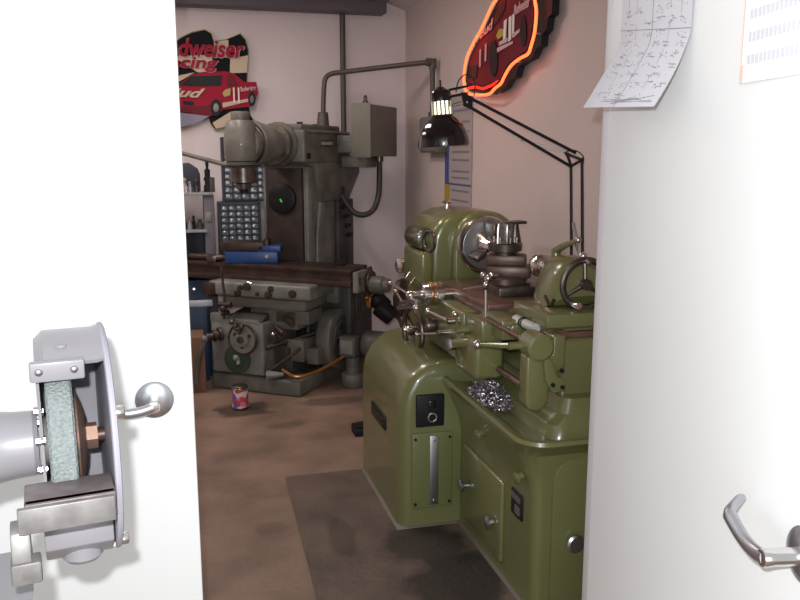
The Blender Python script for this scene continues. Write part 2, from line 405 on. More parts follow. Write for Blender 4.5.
for i, (y, z) in enumerate(((3.58, .955), (3.50, .94))):
    MB().cyl((1.02, y, z), (.985, y-.05, z-.02), .006, n=8).build('small_lever', M_chrome, hs, True)
MB().ring((1.062, 3.415, 1.115), (1, .3, 0), .045, .007, 24, 8).build('cover_clip', M_dsteel, hs, True)
# chuck
ch = MB().spin([(0, .085), (.012, .088), (.014, .122), (.020, .128), (.045, .128), (.051, .122), (.052, .108), (.048, .104), (.050, .064), (.075, .056), (.105, .042), (.145, .034), (.150, .03), (.150, .012), (.12, .01)], (cx, 3.385, cz), (cx, 3.2, cz), 48).build('chuck', M_chrome, **LW)
MB().spin([(0, .1055), (.002, .104), (.002, .066)], (cx, 3.336, cz), (cx, 3.2, cz), 40).build('chuck_face', M_satin, ch, True)
for k in range(3):
    a = PI/2+2*PI*k/3; u = Vector((math.cos(a), 0, math.sin(a)))
    c = Vector((cx, 3.27, cz))+u*.07
    MB().box(-.012, .012, -.05, .05, -.03, .03, .004, M=Matrix.Translation(c) @ Matrix.Rotation(-a+PI/2, 4, 'Y')).build('chuck_jaw', M_dsteel, ch, True)
# carriage
car = MB().box(1.07, 1.50, 2.72, 3.34, .925, .955, .006).build('saddle', M_brownway, **LW)
MB().prism([(1.06, 2.60), (1.06, 3.38), (1.16, 3.38), (1.20, 3.2), (1.20, 2.54), (1.15, 2.54)], 'z', .915, .932, .003).build('wing', M_brownway, car, True)
MB().box(1.165, 1.52, 2.84, 3.10, .955, .992, .005).build('cross_slide', M_dsteel, car, True)
ap = MB().box(1.00, 1.10, 2.80, 3.34, .715, .915, .014, 3).box(.985, 1.10, 2.62, 2.84, .70, .845, .02, 3).box(1.01, 1.10, 2.62, 2.80, .84, .915, .01)
apr = ap.build('apron', M_green, **LW)
# compound and tool post
TX, TY = 1.245, 2.985
comp = MB().spin([(0, .088), (.028, .088), (.034, .082)], (TX, TY, .985), (TX, TY, 1.1), 36)
comp.box(-.075, .105, -.055, .055, 1.012, 1.062, .012, M=Matrix.Translation((TX, TY, 0)) @ Matrix.Rotation(math.radians(-25), 4, 'Z'))
cpo = comp.build('compound_rest', mat('compound_brown', (.12, .072, .055), .4, .4, col2=(.07, .045, .035), scale=20), **LW)
MB().box(-.075, .085, -.045, .045, 1.060, 1.104, .010, M=Matrix.Translation((TX, TY, 0)) @ Matrix.Rotation(math.radians(-25), 4, 'Z')).build('top_slide', MATS['compound_brown'], cpo, True)
tp = MB().spin([(0, .045), (.012, .046), (.018, .066), (.046, .068), (.050, .060)], (TX, TY, 1.100), (TX, TY, 1.3), 32).build('tool_post', M_dsteel, **LW)
for dx, dy in ((-.035, -.03), (.035, -.03), (.035, .035), (-.035, .035), (0, -.05)):
    MB().spin([(0, .005), (.012, .005), (.013, .008), (.024, .008)], (TX+dx, TY+dy, 1.148), (TX+dx, TY+dy, 1.3), 8).build('clamp_screw', M_dsteel, tp, True)
MB().cyl((TX+.006, TY, 1.145), (TX+.006, TY, 1.222), .009, n=20, bev=.003).build('clamp_stud', M_satin, tp, True)
MB().cyl((TX+.045, TY+.01, 1.145), (TX+.045, TY+.01, 1.222), .026, .012, n=18).box(TX+.0, TX+.085, TY-.014, TY+.014, 1.222, 1.234, .003).build('tool_holder', M_dsteel, tp, True)
MB().tube([(TX-.045, TY-.03, 1.13), (TX-.045, TY-.03, 1.222), (TX-.036, TY-.03, 1.234), (TX+.05, TY-.03, 1.236)], .0045, 8, smooth=1).build('wrench', M_chrome, tp, True)
# chrome handle cluster on the compound
cc = MB()
for dx, dz, r in ((-.11, -.01, .016), (-.13, .004, .013), (-.095, .002, .012), (-.118, -.035, .012)): cc.ball((TX+dx, TY-.10, 1.035+dz), r)
cc.cyl((TX-.07, TY-.08, 1.03), (TX-.11, TY-.10, 1.03), .012)
cc.build('ball_crank', M_chrome, cpo, True)
# cross feed dial on the operator side
P = at(434, 294, 'X', .985)
dy, dz = P.y, P.z
dial = MB().spin([(0, .034), (.004, .047), (.022, .049), (.024, .046), (.040, .046), (.042, .050), (.084, .050), (.090, .040), (.095, .022), (.18, .018)], (.93, dy, dz), (1.2, dy, dz), 32).build('cross_feed_dial', M_chrome, apr, True)
MB().ring((.966, dy, dz), (1, 0, 0), .0465, .003).ring((.985, dy, dz), (1, 0, 0), .0505, .002).build('dial_highlight_band', M_brass, dial, True)  # brass rings put the dial's brassy highlight stripes into its colour
MB().cyl((1.08, dy, dz), (1.23, 2.99, .975), .017, n=16).build('cross_feed_screw', M_brownway, apr, True)
cr = MB().cyl((.88, dy, dz), (.935, dy, dz), .016).ball((.885, dy, dz), .020)
cr.cyl((.885, dy, dz), at(390, 283, 'X', .875), .006, n=10).ball(at(390, 283, 'X', .875), .010)
cr.cyl((.885, dy, dz), at(416, 308, 'X', .88), .007, n=10).ball(at(416, 308, 'X', .88), .013)
cr.cyl(at(416, 305, 'X', .88), at(398, 308, 'X', .88), .008, n=12)
cr.cyl(at(416, 301, 'X', .88), at(400, 303, 'X', .88), .009, n=12)
cr.build('crank', M_chrome, dial, True)
# carriage handwheel
hwc = Vector((.955, 3.30, .74))
hw = MB().ring(hwc, (1, .12, 0), .10, .0115, 44)
for k in range(3):
    a = 2*PI*k/3+.5; hw.cyl(hwc, hwc+Vector((0, math.cos(a)*.098, math.sin(a)*.098)), .007, n=8)
hw.cyl(hwc-Vector((.02, 0, 0)), hwc+Vector((.05, 0, 0)), .02)
hw = hw.build('carriage_handwheel', M_dsteel, apr, True)
MB().cyl(hwc+Vector((-.01, -.09, .03)), hwc+Vector((-.07, -.09, .03)), .011, .014, bev=.003).build('handwheel_grip', M_chrome, hw, True)
# ball levers
def blever(p, q, rb=.013, ra=.006, name='ball_lever', m=M_chrome, parent=apr, hub=.012, mball=None):
    p = Vector(p); q = Vector(q)
    o = MB().tube([q, p], [ra*1.3, ra*.8], 10).cyl(q-Vector((.012, 0, 0)), q+Vector((.05, 0, 0)), hub, n=14).build(name, m, parent, True)
    MB().ball(p, rb).build('ball', mball or M_chrome, o, True)
    return o
blever(at(428, 311, 'X', .93), at(450, 321, 'X', .965))
blever(at(417, 334, 'X', .92), at(440, 333, 'X', .965), .010, .005)
blever(at(455, 314, 'X', .95), at(459, 330, 'X', .975), .012, .005, m=M_green)
blever(at(477.5, 344.5, 'X', .93), at(512, 346, 'X', 1.0), .0155, .008, m=M_green, name='feed_lever')
blever(at(396, 291, 'X', .9), at(404, 305, 'X', .93), .010, .005)
MB().cyl(at(447, 344, 'X', .95), at(456, 343, 'X', 1.03), .026, n=24, bev=.004).build('rapid_dial', M_dsteel, apr, True)
MB().cyl(at(455, 343, 'X', .97), at(472, 342, 'X', 1.0), .019, n=20, bev=.003).build('lever_hub', M_green, apr, True)
MB().cyl((1.0, 3.12, .80), (.955, 3.12, .80), .033, n=24, bev=.006).build('clutch_knob', M_dsteel, apr, True)
# rods, end bracket, stop
eb = MB().prism([(1.036, .868), (1.036, .715), (1.046, .692), (1.075, .683), (1.10, .692), (1.112, .715), (1.118, .80), (1.17, .82), (1.17, .93), (1.125, .93), (1.125, .868)], 'y', 2.285, 2.345, .008, 3)
ebo = eb.build('end_bracket', M_green, **LW)
MB().spin([(0, .036), (.006, .044), (.085, .044), (.09, .036)], (1.075, 2.262, .898), (1.075, 2.5, .898), 36).build('bracket_boss', M_green, ebo, True)
MB().prism([(1.085, .87), (1.115, .855), (1.135, .80), (1.165, .79), (1.165, .75), (1.12, .745), (1.095, .79)], 'y', 2.268, 2.288, .005).build('bracket_arm', M_green, ebo, True)
for x, z in ((1.118, .775), (1.152, .765), (1.148, .82)): MB().cyl((x, 2.262, z), (x, 2.27, z), .007, n=10).build('bolt', M_blackm, ebo, True)
MB().cyl((1.078, 2.40, .738), (1.078, 3.38, .738), .012, n=16).build('lead_screw', M_brownway, **LW)
MB().cyl((1.034, 2.34, .918), (1.034, 2.69, .918), .008, n=14).build('control_rod', M_brownway, **LW)
st = MB().box(1.045, 1.15, 2.52, 2.72, .865, .935, .008).build('carriage_stop', M_green, **LW)
MB().cyl((1.115, 2.40, .930), (1.115, 2.56, .930), .017, n=22).build('stop_barrel', mat('white_sleeve', (.62, .66, .62), .25, .3), st, True)
MB().ring((1.115, 2.50, .930), (0, 1, 0), .017, .004).ring((1.115, 2.485, .930), (0, 1, 0), .017, .003).build('stop_band', M_blackm, st, True)
MB().cyl((1.09, 2.52, .90), (1.09, 2.49, .90), .024, n=22, bev=.003).build('stop_nut', M_green, st, True)
MB().cyl(at(486, 317, 'X', 1.0), at(486, 290, 'X', 1.0), .005, n=10).build('indicator_pin', M_chrome, apr, True)
MB().cyl(at(508, 333, 'X', 1.09), at(497, 329, 'X', 1.09), .014, n=16).build('thread_dial', M_chrome, **LW)
# tailstock
ts = MB().box(1.13, 1.48, 2.345, 2.625, .927, .985, .006).build('tailstock', M_green, **LW)
MB().box(1.128, 1.482, 2.342, 2.62, .936, .942).build('base_seam', M_greend, ts, True)
tb = [(1.185, .985), (1.190, 1.01), (1.20, 1.05), (1.212, 1.09), (1.235, 1.13), (1.27, 1.150), (1.33, 1.150), (1.365, 1.13), (1.385, 1.09), (1.40, 1.04), (1.43, 1.01), (1.45, .985)]
bm = MB(); R = []
for y, k, z0 in ((2.43, .60, 1.02), (2.46, .93, .985), (2.49, 1.0, .985), (2.56, .97, .985), (2.615, .84, .99), (2.645, .62, 1.03), (2.655, .45, 1.05)):
    R.append([(1.30+(x-1.30)*k, y, 1.085+(z-1.085)*k if z > 1.0 else max(z0, 1.085+(z-1.085)*k)) for x, z in tb])
bm.loft(R).build('tailstock_body', M_green, ts, True)
MB().spin([(0, .028), (.08, .028), (.082, .034), (.095, .043), (.125, .045), (.145, .037), (.155, .022), (.19, .006)], (1.30, 2.652, 1.085), (1.30, 3, 1.085), 28).build('live_centre', M_chrome, ts, True)
wc = Vector((1.302, 2.425, 1.066))
whm = MB().ring(wc, (0, 1, 0), .082, .011, 44)
for k in range(3):
    a = 2*PI*k/3+PI/2; whm.cyl(wc, wc+Vector((math.cos(a)*.08, .01, math.sin(a)*.08)), .008, n=8)
whm.cyl(wc-Vector((0, .02, 0)), wc+Vector((0, .06, 0)), .019, n=20)
wh = whm.build('tailstock_handwheel', M_dsteel, ts, True)
MB().cyl(wc+Vector((-.055, 0, -.06)), wc+Vector((-.055, -.07, -.06)), .010, .013, bev=.003).build('handwheel_grip', M_chrome, wh, True)
clb = MB().cyl(at(556, 265, 'X', 1.3), at(556, 250, 'X', 1.3), .020, .016, n=18).tube([at(555, 252, 'X', 1.3), at(563, 246, 'X', 1.3), at(576, 241, 'X', 1.3)], [.015, .008], 10, smooth=1)
cl = clb.build('clamp_handle', M_green, ts, True)
MB().ball(at(578, 240, 'X', 1.3), .012).build('ball', M_chrome, cl, True)
MB().tube([at(573, 223, 'X', 1.32), at(575, 240, 'X', 1.32), at(579, 262, 'X', 1.32)], .004, 8).build('thin_lever', M_chrome, ts, True)
MB().ball(at(583, 256, 'X', 1.3), .014).cyl(at(583, 256, 'X', 1.3), at(590, 264, 'X', 1.3), .006, n=10).build('ball', M_chrome, ts, True)
for px, py, qx, qy in ((545, 296, 549, 305), (551, 305, 554, 300)):
    MB().cyl(at(px, py, 'X', 1.165), at(qx, qy, 'X', 1.165), .006, n=10).build('bolt', M_dsteel, ts, True)
MB().box(1.33, 1.37, 2.345, 2.37, .94, .98, .003).build('adjuster', M_dsteel, ts, True)
# swarf heaped in the chip tray
rs = random.Random(4); ch_ = MB()
for i in range(560):
    a = rs.random()*2*PI; r = rs.random()**.5
    c = Vector((1.080+.075*r*math.cos(a), 2.68+.16*r*math.sin(a), .606+.055*(1-r*r)*rs.random()+.008))
    ax = Vector((rs.uniform(-1, 1), rs.uniform(-1, 1), rs.uniform(-1, 1))).normalized(); q = ax.to_track_quat('Z', 'Y')
    R_ = rs.uniform(.004, .009); n = rs.randint(5, 10)
    ch_.tube([c+q @ Vector((R_*math.cos(j*1.1), R_*math.sin(j*1.1), j*.0014)) for j in range(n)], rs.uniform(.0008, .0015), 3)
sf = ch_.build('swarf', M_chip); sf['kind'] = 'stuff'; recentre(sf)
tag(sf, 'heap of curly silver metal shavings in the lathe chip tray', 'metal shavings')

# ============================================================ desk lamp
dl = thing('desk_lamp', 'black articulated work lamp with vented shade above lathe', 'lamp', (1.568, 2.92, .608))
DW = dict(parent=dl, world=True)
Ea, Eb = at(571, 166, 'X', 1.5), at(582, 160, 'X', 1.5)
MB().cyl((1.568, 2.92, .608), (1.568, 2.92, .99), .012).box(1.505, 1.58, 2.86, 2.98, .955, .99, .004).spin([(0, .036), (.02, .034), (.03, .02)], (1.568, 2.92, .608), (1.568, 2.92, 1), 24).build('stand', M_blackm, **DW)
for p, q in ((Ea, at(571.5, 290, 'X', 1.515)), (Eb, at(582.5, 290, 'X', 1.515))):
    MB().tube([p, q], .0062, 8).build('lower_arm', M_blackm, **DW)
T1, T2 = at(466, 96, 'Y', 3.10), at(468, 106, 'Y', 3.10)
for p, q in ((at(576, 153, 'X', 1.5), T1), (at(570, 166, 'X', 1.5), T2)):
    MB().tube([p, q], .0062, 8).build('upper_arm', M_blackm, **DW)
br = MB()
for a, b in ((at(567, 154, 'X', 1.495), Ea), (Ea, Eb), (at(567, 154, 'X', 1.495), Eb)): br.tube([a, b], .006, 8)
for p in (Ea, Eb, at(567, 154, 'X', 1.495)): br.ball(p, .0085)
br.build('elbow_joint', M_blackm, **DW)
MB().tube([at(568, 152, 'X', 1.49), at(522, 140, 'Y', 3.03)], .0028, 6).ball(at(522, 140, 'Y', 3.03), .006).build('tension_spring', M_satin, **DW)
MB().tube([at(574, 222, 'X', 1.50), at(578, 240, 'X', 1.5), at(577, 262, 'X', 1.5)], .0025, 6).build('tension_spring', M_satin, **DW)
MB().tube([at(564, 153, 'X', 1.48), at(573, 149, 'X', 1.48), at(584, 155, 'X', 1.48), at(583, 164, 'X', 1.48)], .0025, 6, smooth=2).build('cord', M_blackm, **DW)
MB().tube([at(456, 92, 'Y', 3.12), at(458, 80, 'Y', 3.1), at(466, 73, 'Y', 3.1), at(476, 80, 'Y', 3.1), at(474, 96, 'Y', 3.1)], .0025, 6, smooth=2).build('cord', M_blackm, **DW)
MB().plate([at(462, 92, 'Y', 3.105), at(473, 97, 'Y', 3.105), at(472, 109, 'Y', 3.105), at(464, 106, 'Y', 3.105)], (0, 1, 0), .012).build('head_bracket', M_blackm, **DW)
MB().tube([at(468, 102, 'Y', 3.11), at(449, 106, 'Y', 3.14)], [.009, .006], 10).build('head_joint', M_chrome, **DW)
for o in (0, 7): MB().tube([at(449, 90+o, 'Y', 3.14), at(468, 86+o, 'Y', 3.12)], .005, 8).build('parallel_link', M_blackm, **DW)
# shade: axis slightly tilted
A0 = at(440.5, 87, 'Y', 3.15); A1 = at(444, 146, 'Y', 3.15); ln = (A1-A0).length; ax = (A1-A0).normalized()
def sp(t): return A0+ax*(ln*t)
prof = [(0, .012), (.03, .020), (.06, .036), (.12, .041), (.24, .043)]
sh = MB().spin([(ln*t, r) for t, r in prof], A0, A1, 40, cap=False)
sh.spin([(ln*t, r) for t, r in [(.46, .043), (.50, .045), (.56, .060), (.64, .078), (.74, .093), (.86, .102), (.95, .105), (1.0, .104)]], A0, A1, 44, cap=False)
sh.spin([(ln*t, r-.003) for t, r in [(1.0, .104), (.95, .105), (.86, .102), (.74, .093), (.64, .078), (.56, .060), (.50, .045), (.46, .043)]], A0, A1, 44, cap=False)
q = ax.to_track_quat('Z', 'Y')
for k in range(16):   # ribs between the vent slots
    a = 2*PI*k/16; u = q @ Vector((math.cos(a), math.sin(a), 0))
    sh.tube([sp(.235)+u*.0425, sp(.47)+u*.0425], .0042, 6)
shade = sh.build('lamp_shade', M_black, **DW)
MB().tube([sp(.04), sp(-.12)], .004, 8).build('switch_stem', M_blackm, shade, True)
MB().spin([(0, .02), (ln*.12, .033), (ln*.26, .035), (ln*.3, .03)], sp(.2), A1, 24).build('bulb', M_bulb, **DW)
lb = lamp('work_lamp_light', 'SPOT', tuple(sp(.72)), 2.2, (1, .72, .42), spot_size=math.radians(120), spot_blend=.5, shadow_soft_size=.03)
lb.rotation_euler = (-ax).to_track_quat('Z', 'Y').to_euler()
lb.parent = dl; lb.location = wm(dl).inverted() @ sp(.72)

# ============================================================ THE MILL (local frame: x along the table, y into the column)
ML = thing('milling_machine', 'large old grey milling machine against the back wall', 'milling machine', (.671, 4.84, 0), math.radians(-36))
def P(mb, name, m, parent=None): return mb.build(name, m, parent or ML)
P(MB().box(-.64, .0, 0, 1.1, 0, .105, .018, 3).box(-.60, -.04, .04, 1.0, .10, .118, .008), 'base', M_grey)
P(MB().box(-.60, -.03, .03, .90, .105, .121), 'coolant_pan', M_greyd)
colm = MB().prism([(.5, .11), (.5, 1.42), (.98, 1.42), (1.02, 1.25), (1.16, 1.0), (1.22, .80), (1.24, .11)], 'x', -.52, -.19, .03, 3)
colm.prism([(.56, .11), (.60, .5), (.62, .95), (.72, 1.38), (.76, 1.38), (.70, .9), (.70, .11)], 'x', -.19, -.165, .01)
colm.prism([(.50, .11), (.50, .6), (.50, 1.41), (.60, 1.41), (.60, .9), (.62, .11)], 'x', -.20, -.175, .008)
P(colm, 'column', M_greyl)
cf = P(MB().prism([(-.50, .11), (-.50, .80), (-.475, 1.0), (-.475, 1.40), (-.205, 1.40), (-.205, .11)], 'y', .47, .505, .004), 'column_way', M_way)
P(MB().spin([(0, .10), (.02, .10), (.026, .092), (.03, .05), (.032, .03)], (-.345, .47, 1.20), (-.345, .3, 1.20), 32), 'spindle', M_blackm, cf)
P(MB().cyl((-.335, .436, 1.18), (-.345, .43, 1.20), .005, n=8), 'green_glint', mat('green_glint_glow', (.02, .3, .03), .3, emit=(.05, 1, .08), es=.5), cf)  # small emissive dot painting in the green glint on the black spindle
# lever panel on the column side
cp = P(MB().box(-.19, -.155, .93, 1.19, .62, 1.17, .01), 'speed_panel', M_greyd)
for k in range(4):
    y, z = .99+.03*k, 1.12-.07*k
    P(MB().cyl((-.158, y, z), (-.135, y, z), .017, n=14, bev=.003), 'dial', M_blackm, cp)
    P(MB().cyl((-.158, y+.06, z), (-.14, y+.06, z), .012, n=12), 'dial', M_rust, cp)
P(MB().box(-.157, -.15, 1.06, 1.12, .68, .78, .002), 'instruction_plate', M_rust, cp)
# ram and knuckle
kn = P(MB().prism([(.60, 1.44), (1.30, 1.44), (1.32, 1.36), (1.12, 1.17), (.66, 1.17)], 'x', -.50, -.155, .012), 'ram_support', M_grey)
P(MB().cyl((-.17, 1.0, 1.23), (-.145, 1.0, 1.23), .035, n=20, bev=.004), 'lock_knob', M_rust, kn)
rm = P(MB().box(-.54, -.15, .42, 1.14, 1.435, 1.65, .02, 3).box(-.50, -.19, .46, 1.05, 1.64, 1.685, .012), 'ram', M_grey)
P(MB().box(-.152, -.145, .64, .84, 1.54, 1.585, .002), 'maker_plate', M_dsteel, rm)
pn = MB()
for k in range(7): pn.box(-.146, -.143, .655+.025*k, .672+.025*k, 1.552, 1.573)
P(pn, 'maker_lettering', mat('plate_lettering', (.5, .38, .33), .5), rm)
P(MB().box(-.153, -.146, .47, 1.09, 1.625, 1.632, .001), 'ram_seam', M_greyd, rm)
P(MB().box(-.16, -.14, .445, .49, 1.46, 1.50, .004), 'clamp_block', M_blackm, rm)
P(MB().cyl((-.34, .98, 1.68), (-.34, .98, 1.70), .03, n=20).cyl((-.25, .55, 1.68), (-.25, .55, 1.70), .02, n=16), 'oil_cap', M_blackm, rm)
# swivel flange, cone, head
P(MB().spin([(0, .135), (.02, .142), (.05, .142), (.07, .125), (.10, .125), (.12, .13)], (-.34, .46, 1.555), (-.34, .2, 1.555), 40), 'swivel_flange', M_grey)
hc = MB().spin([(0, .095), (.03, .10), (.12, .122), (.26, .14), (.33, .142), (.35, .12)], (-.34, .36, 1.555), (-.34, .0, 1.555), 40)
hn = P(hc, 'head_cone', M_greyl)
for k in range(10):
    a = 2*PI*k/10; P(MB().cyl((-.34+.118*math.cos(a), .352, 1.555+.118*math.sin(a)), (-.34+.118*math.cos(a), .335, 1.555+.118*math.sin(a)), .009, n=8), 'bolt', M_brass, hn)
P(MB().ring((-.34, .015, 1.555), (0, 1, 0), .136, .006), 'joint_ring', M_rust, hn)
hd = MB().spin([(0, .070), (.012, .084), (.05, .092), (.10, .101), (.17, .102), (.22, .094), (.26, .085), (.28, .070)], (-.33, -.05, 1.41), (-.33, -.05, 1.69), 36).cyl((-.33, .03, 1.55), (-.33, -.05, 1.55), .118, n=32, bev=.01)
hd.cyl((-.33, -.05, 1.68), (-.33, -.05, 1.74), .055, n=24, bev=.008)
hdo = P(hd, 'milling_head', M_grey)
for z in (1.425, 1.45): P(MB().ring((-.33, -.05, z), (0, 0, 1), .088, .004), 'groove_band', M_blackm, hdo)
P(MB().spin([(0, .075), (.09, .078), (.095, .07), (.10, .045), (.13, .042), (.135, .03)], (-.34, -.02, 1.415), (-.34, -.02, 1.2), 32), 'quill', M_dsteel, hdo)
P(MB().cyl((-.34, -.02, 1.29), (-.34, -.02, 1.26), .028, n=20), 'collet', M_blackm, hdo)
P(MB().tube([(-.40, -.08, 1.425), (-.60, -.12, 1.475), (-.78, -.15, 1.52)], .013, 8).ball((-.79, -.152, 1.523), .018, (1.4, 1, 1)), 'feed_lever', M_grey, hdo)
# electrical cabinet
ec = P(MB().box(-.01, .12, .86, 1.37, 1.475, 1.825, .006), 'electrical_cabinet', M_cab)
P(MB().box(-.016, .127, .852, .866, 1.468, 1.832, .003), 'cabinet_door', M_cab, ec)
P(MB().cyl((.05, .95, 1.825), (.05, .95, 1.85), .02, n=14).ring((.05, .95, 1.865), (1, 0, 0), .02, .006, 16, 8), 'lifting_eye', M_dsteel, ec)
P(MB().box(-.15, -.0, .90, 1.1, 1.50, 1.62, .008).box(-.14, .05, .95, 1.15, 1.40, 1.48, .008), 'cabinet_bracket', M_grey)
# hose loop
hp = [(.09, 1.10, 1.48), (.09, 1.10, 1.32), (.09, 1.09, 1.20), (.07, 1.05, 1.10), (.02, 1.0, 1.06), (-.05, .97, 1.075), (-.10, .97, 1.13), (-.15, .98, 1.20)]
P(MB().tube(hp, .020, 12, smooth=2), 'flexible_hose', M_greyd)
P(MB().cyl((.09, 1.10, 1.475), (.09, 1.10, 1.44), .028, n=16), 'hose_fitting', M_dsteel)
# table
tt = MB().box(-1.12, .29, .14, .40, .775, .80, .004).box(-1.12, .29, .155, .405, .725, .775).box(-1.12, .29, .14, .40, .69, .727, .004)
tbo = P(tt, 'table', M_rust)
for y in (.20, .28, .36): P(MB().box(-1.1, .29, y-.009, y+.009, .7975, .8012), 'slot', M_blackm, tbo)
P(MB().box(.10, .17, .30, .35, .80, .812, .004), 'slot_block', M_blackm, tbo)
te = P(MB().box(.30, .335, .145, .30, .655, .785, .006), 'end_bracket', M_greyl, tbo)
P(MB().box(.335, .339, .17, .18, .70, .75), 'bracket_slot', M_blackm, te)
P(MB().cyl((.335, .32, .70), (.36, .32, .70), .075, n=28, bev=.006).box(.335, .35, .30, .34, .62, .80, .004), 'end_dial_plate', M_rust, te)
P(MB().spin([(0, .052), (.03, .056), (.08, .056), (.09, .045), (.12, .04)], (.36, .30, .69), (.6, .30, .69), 26), 'end_clutch', M_grey, te)
# saddle
sd = P(MB().box(-.66, .07, .03, .40, .605, .698, .018, 3), 'saddle', M_greyl)
P(MB().box(-.70, -.60, .025, .36, .60, .69, .015), 'saddle_end', M_rust, sd)
for x, z, r in ((-.42, .665, .018), (-.37, .675, .026), (-.44, .63, .022), (-.30, .632, .012), (-.20, .672, .018), (-.22, .632, .024), (-.05, .648, .026)):
    P(MB().cyl((x, .035, z), (x, .015, z), r, n=16, bev=.003), 'plug', M_rust, sd)
P(MB().tube([(-.33, .02, .69), (-.35, .0, .71), (-.31, -.01, .70)], .008, 6), 'wing_screw', M_chrome, sd)
P(MB().box(-.56, .02, .06, .42, .535, .60, .012), 'lower_saddle', M_grey)
P(MB().box(-.40, -.06, .10, .48, .40, .54, .015).box(-.22, .02, .10, .30, .44, .53, .01), 'knee', M_grey)
# gearbox with dials and crank
gb = P(MB().box(-.62, -.24, -.02, .42, .118, .455, .014, 3).prism([(-.62, .44), (-.62, .50), (-.55, .50), (-.50, .47), (-.30, .47), (-.24, .45)], 'y', -.02, .02, .004), 'gearbox', M_greyl)
P(MB().prism([(-.02, .455), (.42, .455), (.42, .53), (.1, .50)], 'x', -.50, -.26, .004), 'gearbox_cover', M_greyd, gb)
ud = P(MB().spin([(0, .100), (.02, .100), (.028, .090), (.03, .05), (.045, .045), (.048, .02), (.06, .018)], (-.370, -.02, .355), (-.370, -.2, .355), 36), 'feed_dial', M_greyl, gb)
P(MB().ring((-.370, -.045, .355), (0, 1, 0), .096, .008).cyl((-.370, -.07, .355), (-.370, -.08, .355), .022, n=18), 'dial_rim', M_rust, ud)
for k in range(3):
    a = .5+2*PI*k/3; P(MB().cyl((-.370+.06*math.cos(a), -.045, .355+.05*math.sin(a)), (-.370+.06*math.cos(a), -.056, .355+.05*math.sin(a)), .012, n=12), 'dial_hole', M_rust, ud)
ld = P(MB().spin([(0, .092), (.012, .092), (.016, .08)], (-.425, -.02, .215), (-.425, -.2, .215), 32), 'lower_dial', mat('dark_green_dial', (.03, .055, .035), .4), gb)
P(MB().cyl((-.42, -.03, .24), (-.40, -.055, .19), .014, n=12).ball((-.42, -.05, .23), .02), 'dial_grip', M_greyl, ld)
P(MB().tube([(-.44, -.03, .47), (-.40, -.06, .45), (-.42, -.06, .41), (-.36, -.07, .43), (-.38, -.06, .39)], .011, 8, smooth=1).ball((-.44, -.05, .46), .018).ball((-.36, -.07, .44), .016), 'selector_lever', M_dsteel, gb)
ck = MB().spin([(0, .045), (.02, .045), (.025, .030), (.04, .030), (.042, .038), (.055, .038), (.06, .026), (.08, .026), (.082, .032), (.10, .032), (.105, .02)], (-.54, -.02, .37), (-.60, -.10, .355), 24)
cko = P(ck, 'crank_shaft', M_dsteel, gb)
P(MB().tube([(-.60, -.115, .35), (-.635, -.13, .25), (-.66, -.13, .12), (-.665, -.13, .05)], [.018, .012], 10, smooth=1).ball((-.60, -.115, .352), .024), 'crank_handle', M_grey, cko)
P(MB().tube([(-.53, -.01, .80), (-.50, -.03, .62), (-.505, -.04, .47)], .008, 8).cyl((-.54, -.035, .56), (-.45, -.035, .565), .018, n=12).ball((-.50, -.05, .54), .022).cyl((-.52, -.035, .50), (-.47, -.035, .52), .014, n=10), 'stop_rod', M_rust, gb)
# clutter between gearbox and column
P(MB().box(-.14, -.02, .10, .30, .20, .34, .008).box(-.02, .06, .14, .26, .18, .28, .006), 'pump_block', M_grey)
P(MB().cyl((-.23, .0, .30), (-.02, .25, .36), .016, n=10).cyl((-.23, .0, .14), (-.02, .06, .30), .010, n=8).cyl((-.18, .05, .42), (-.10, .0, .40), .022, n=12).cyl((-.14, .1, .48), (-.05, .02, .46), .02, n=12).ball((-.16, -.02, .40), .016), 'feed_shaft', M_dsteel)
P(MB().ball((-.16, -.03, .40), .014), 'ball_knob', M_chrome)
P(MB().cyl((-.20, .02, .35), (-.20, .05, .36), .03).box(-.23, -.1, .1, .35, .12, .30, .01), 'oil_pump', M_greyd)
ar = MB().cyl((.0, .42, .30), (.10, .42, .30), .205, n=44, bev=.012)
aro = P(ar, 'belt_guard', M_grey)
P(MB().cyl((.10, .42, .30), (.115, .42, .30), .15, n=36, bev=.006), 'guard_cover', M_greyd, aro)
for k in range(6):
    a = 2*PI*k/6; P(MB().cyl((.113, .42+.10*math.cos(a), .30+.10*math.sin(a)), (.122, .42+.10*math.cos(a), .30+.10*math.sin(a)), .02, n=12), 'vent_hole', M_blackm, aro)
P(MB().box(-.16, .16, .44, .80, .11, .66, .03, 3), 'gear_case', M_greyd)
P(MB().box(-.10, .10, .36, .46, .54, .655, .01).prism([(.30, .56), (.44, .66), (.60, .66), (.60, .50), (.30, .50)], 'x', -.14, -.02, .008), 'feed_box', M_grey)
for k in range(5): P(MB().box(.155, .172, .50+.05*k, .53+.05*k, .40, .62, .004), 'cooling_rib', M_greyd)
P(MB().cyl((.155, .55, .62), (.175, .55, .62), .07, n=24).cyl((.155, .68, .58), (.18, .68, .58), .05, n=20), 'case_cover', M_greyd)
jb = P(MB().box(.145, .255, .27, .36, .215, .345, .006), 'junction_box', M_grey)
P(MB().box(.158, .242, .262, .272, .235, .325, .003), 'box_lid', M_greyl, jb)
P(MB().cyl((.20, .36, .0), (.20, .36, .20), .045, n=22, bev=.006).cyl((.20, .36, .0), (.20, .36, .09), .075, n=24, bev=.01), 'coolant_pump', M_grey)
P(MB().cyl((.26, .42, .28), (.42, .42, .28), .085, n=28, bev=.012).cyl((.24, .42, .28), (.27, .42, .28), .03), 'feed_motor', M_grey)
P(MB().tube([(-.12, .0, .17), (-.02, -.02, .13), (.08, .1, .15), (.18, .28, .22)], .010, 8, smooth=2), 'brass_pipe', M_brass)
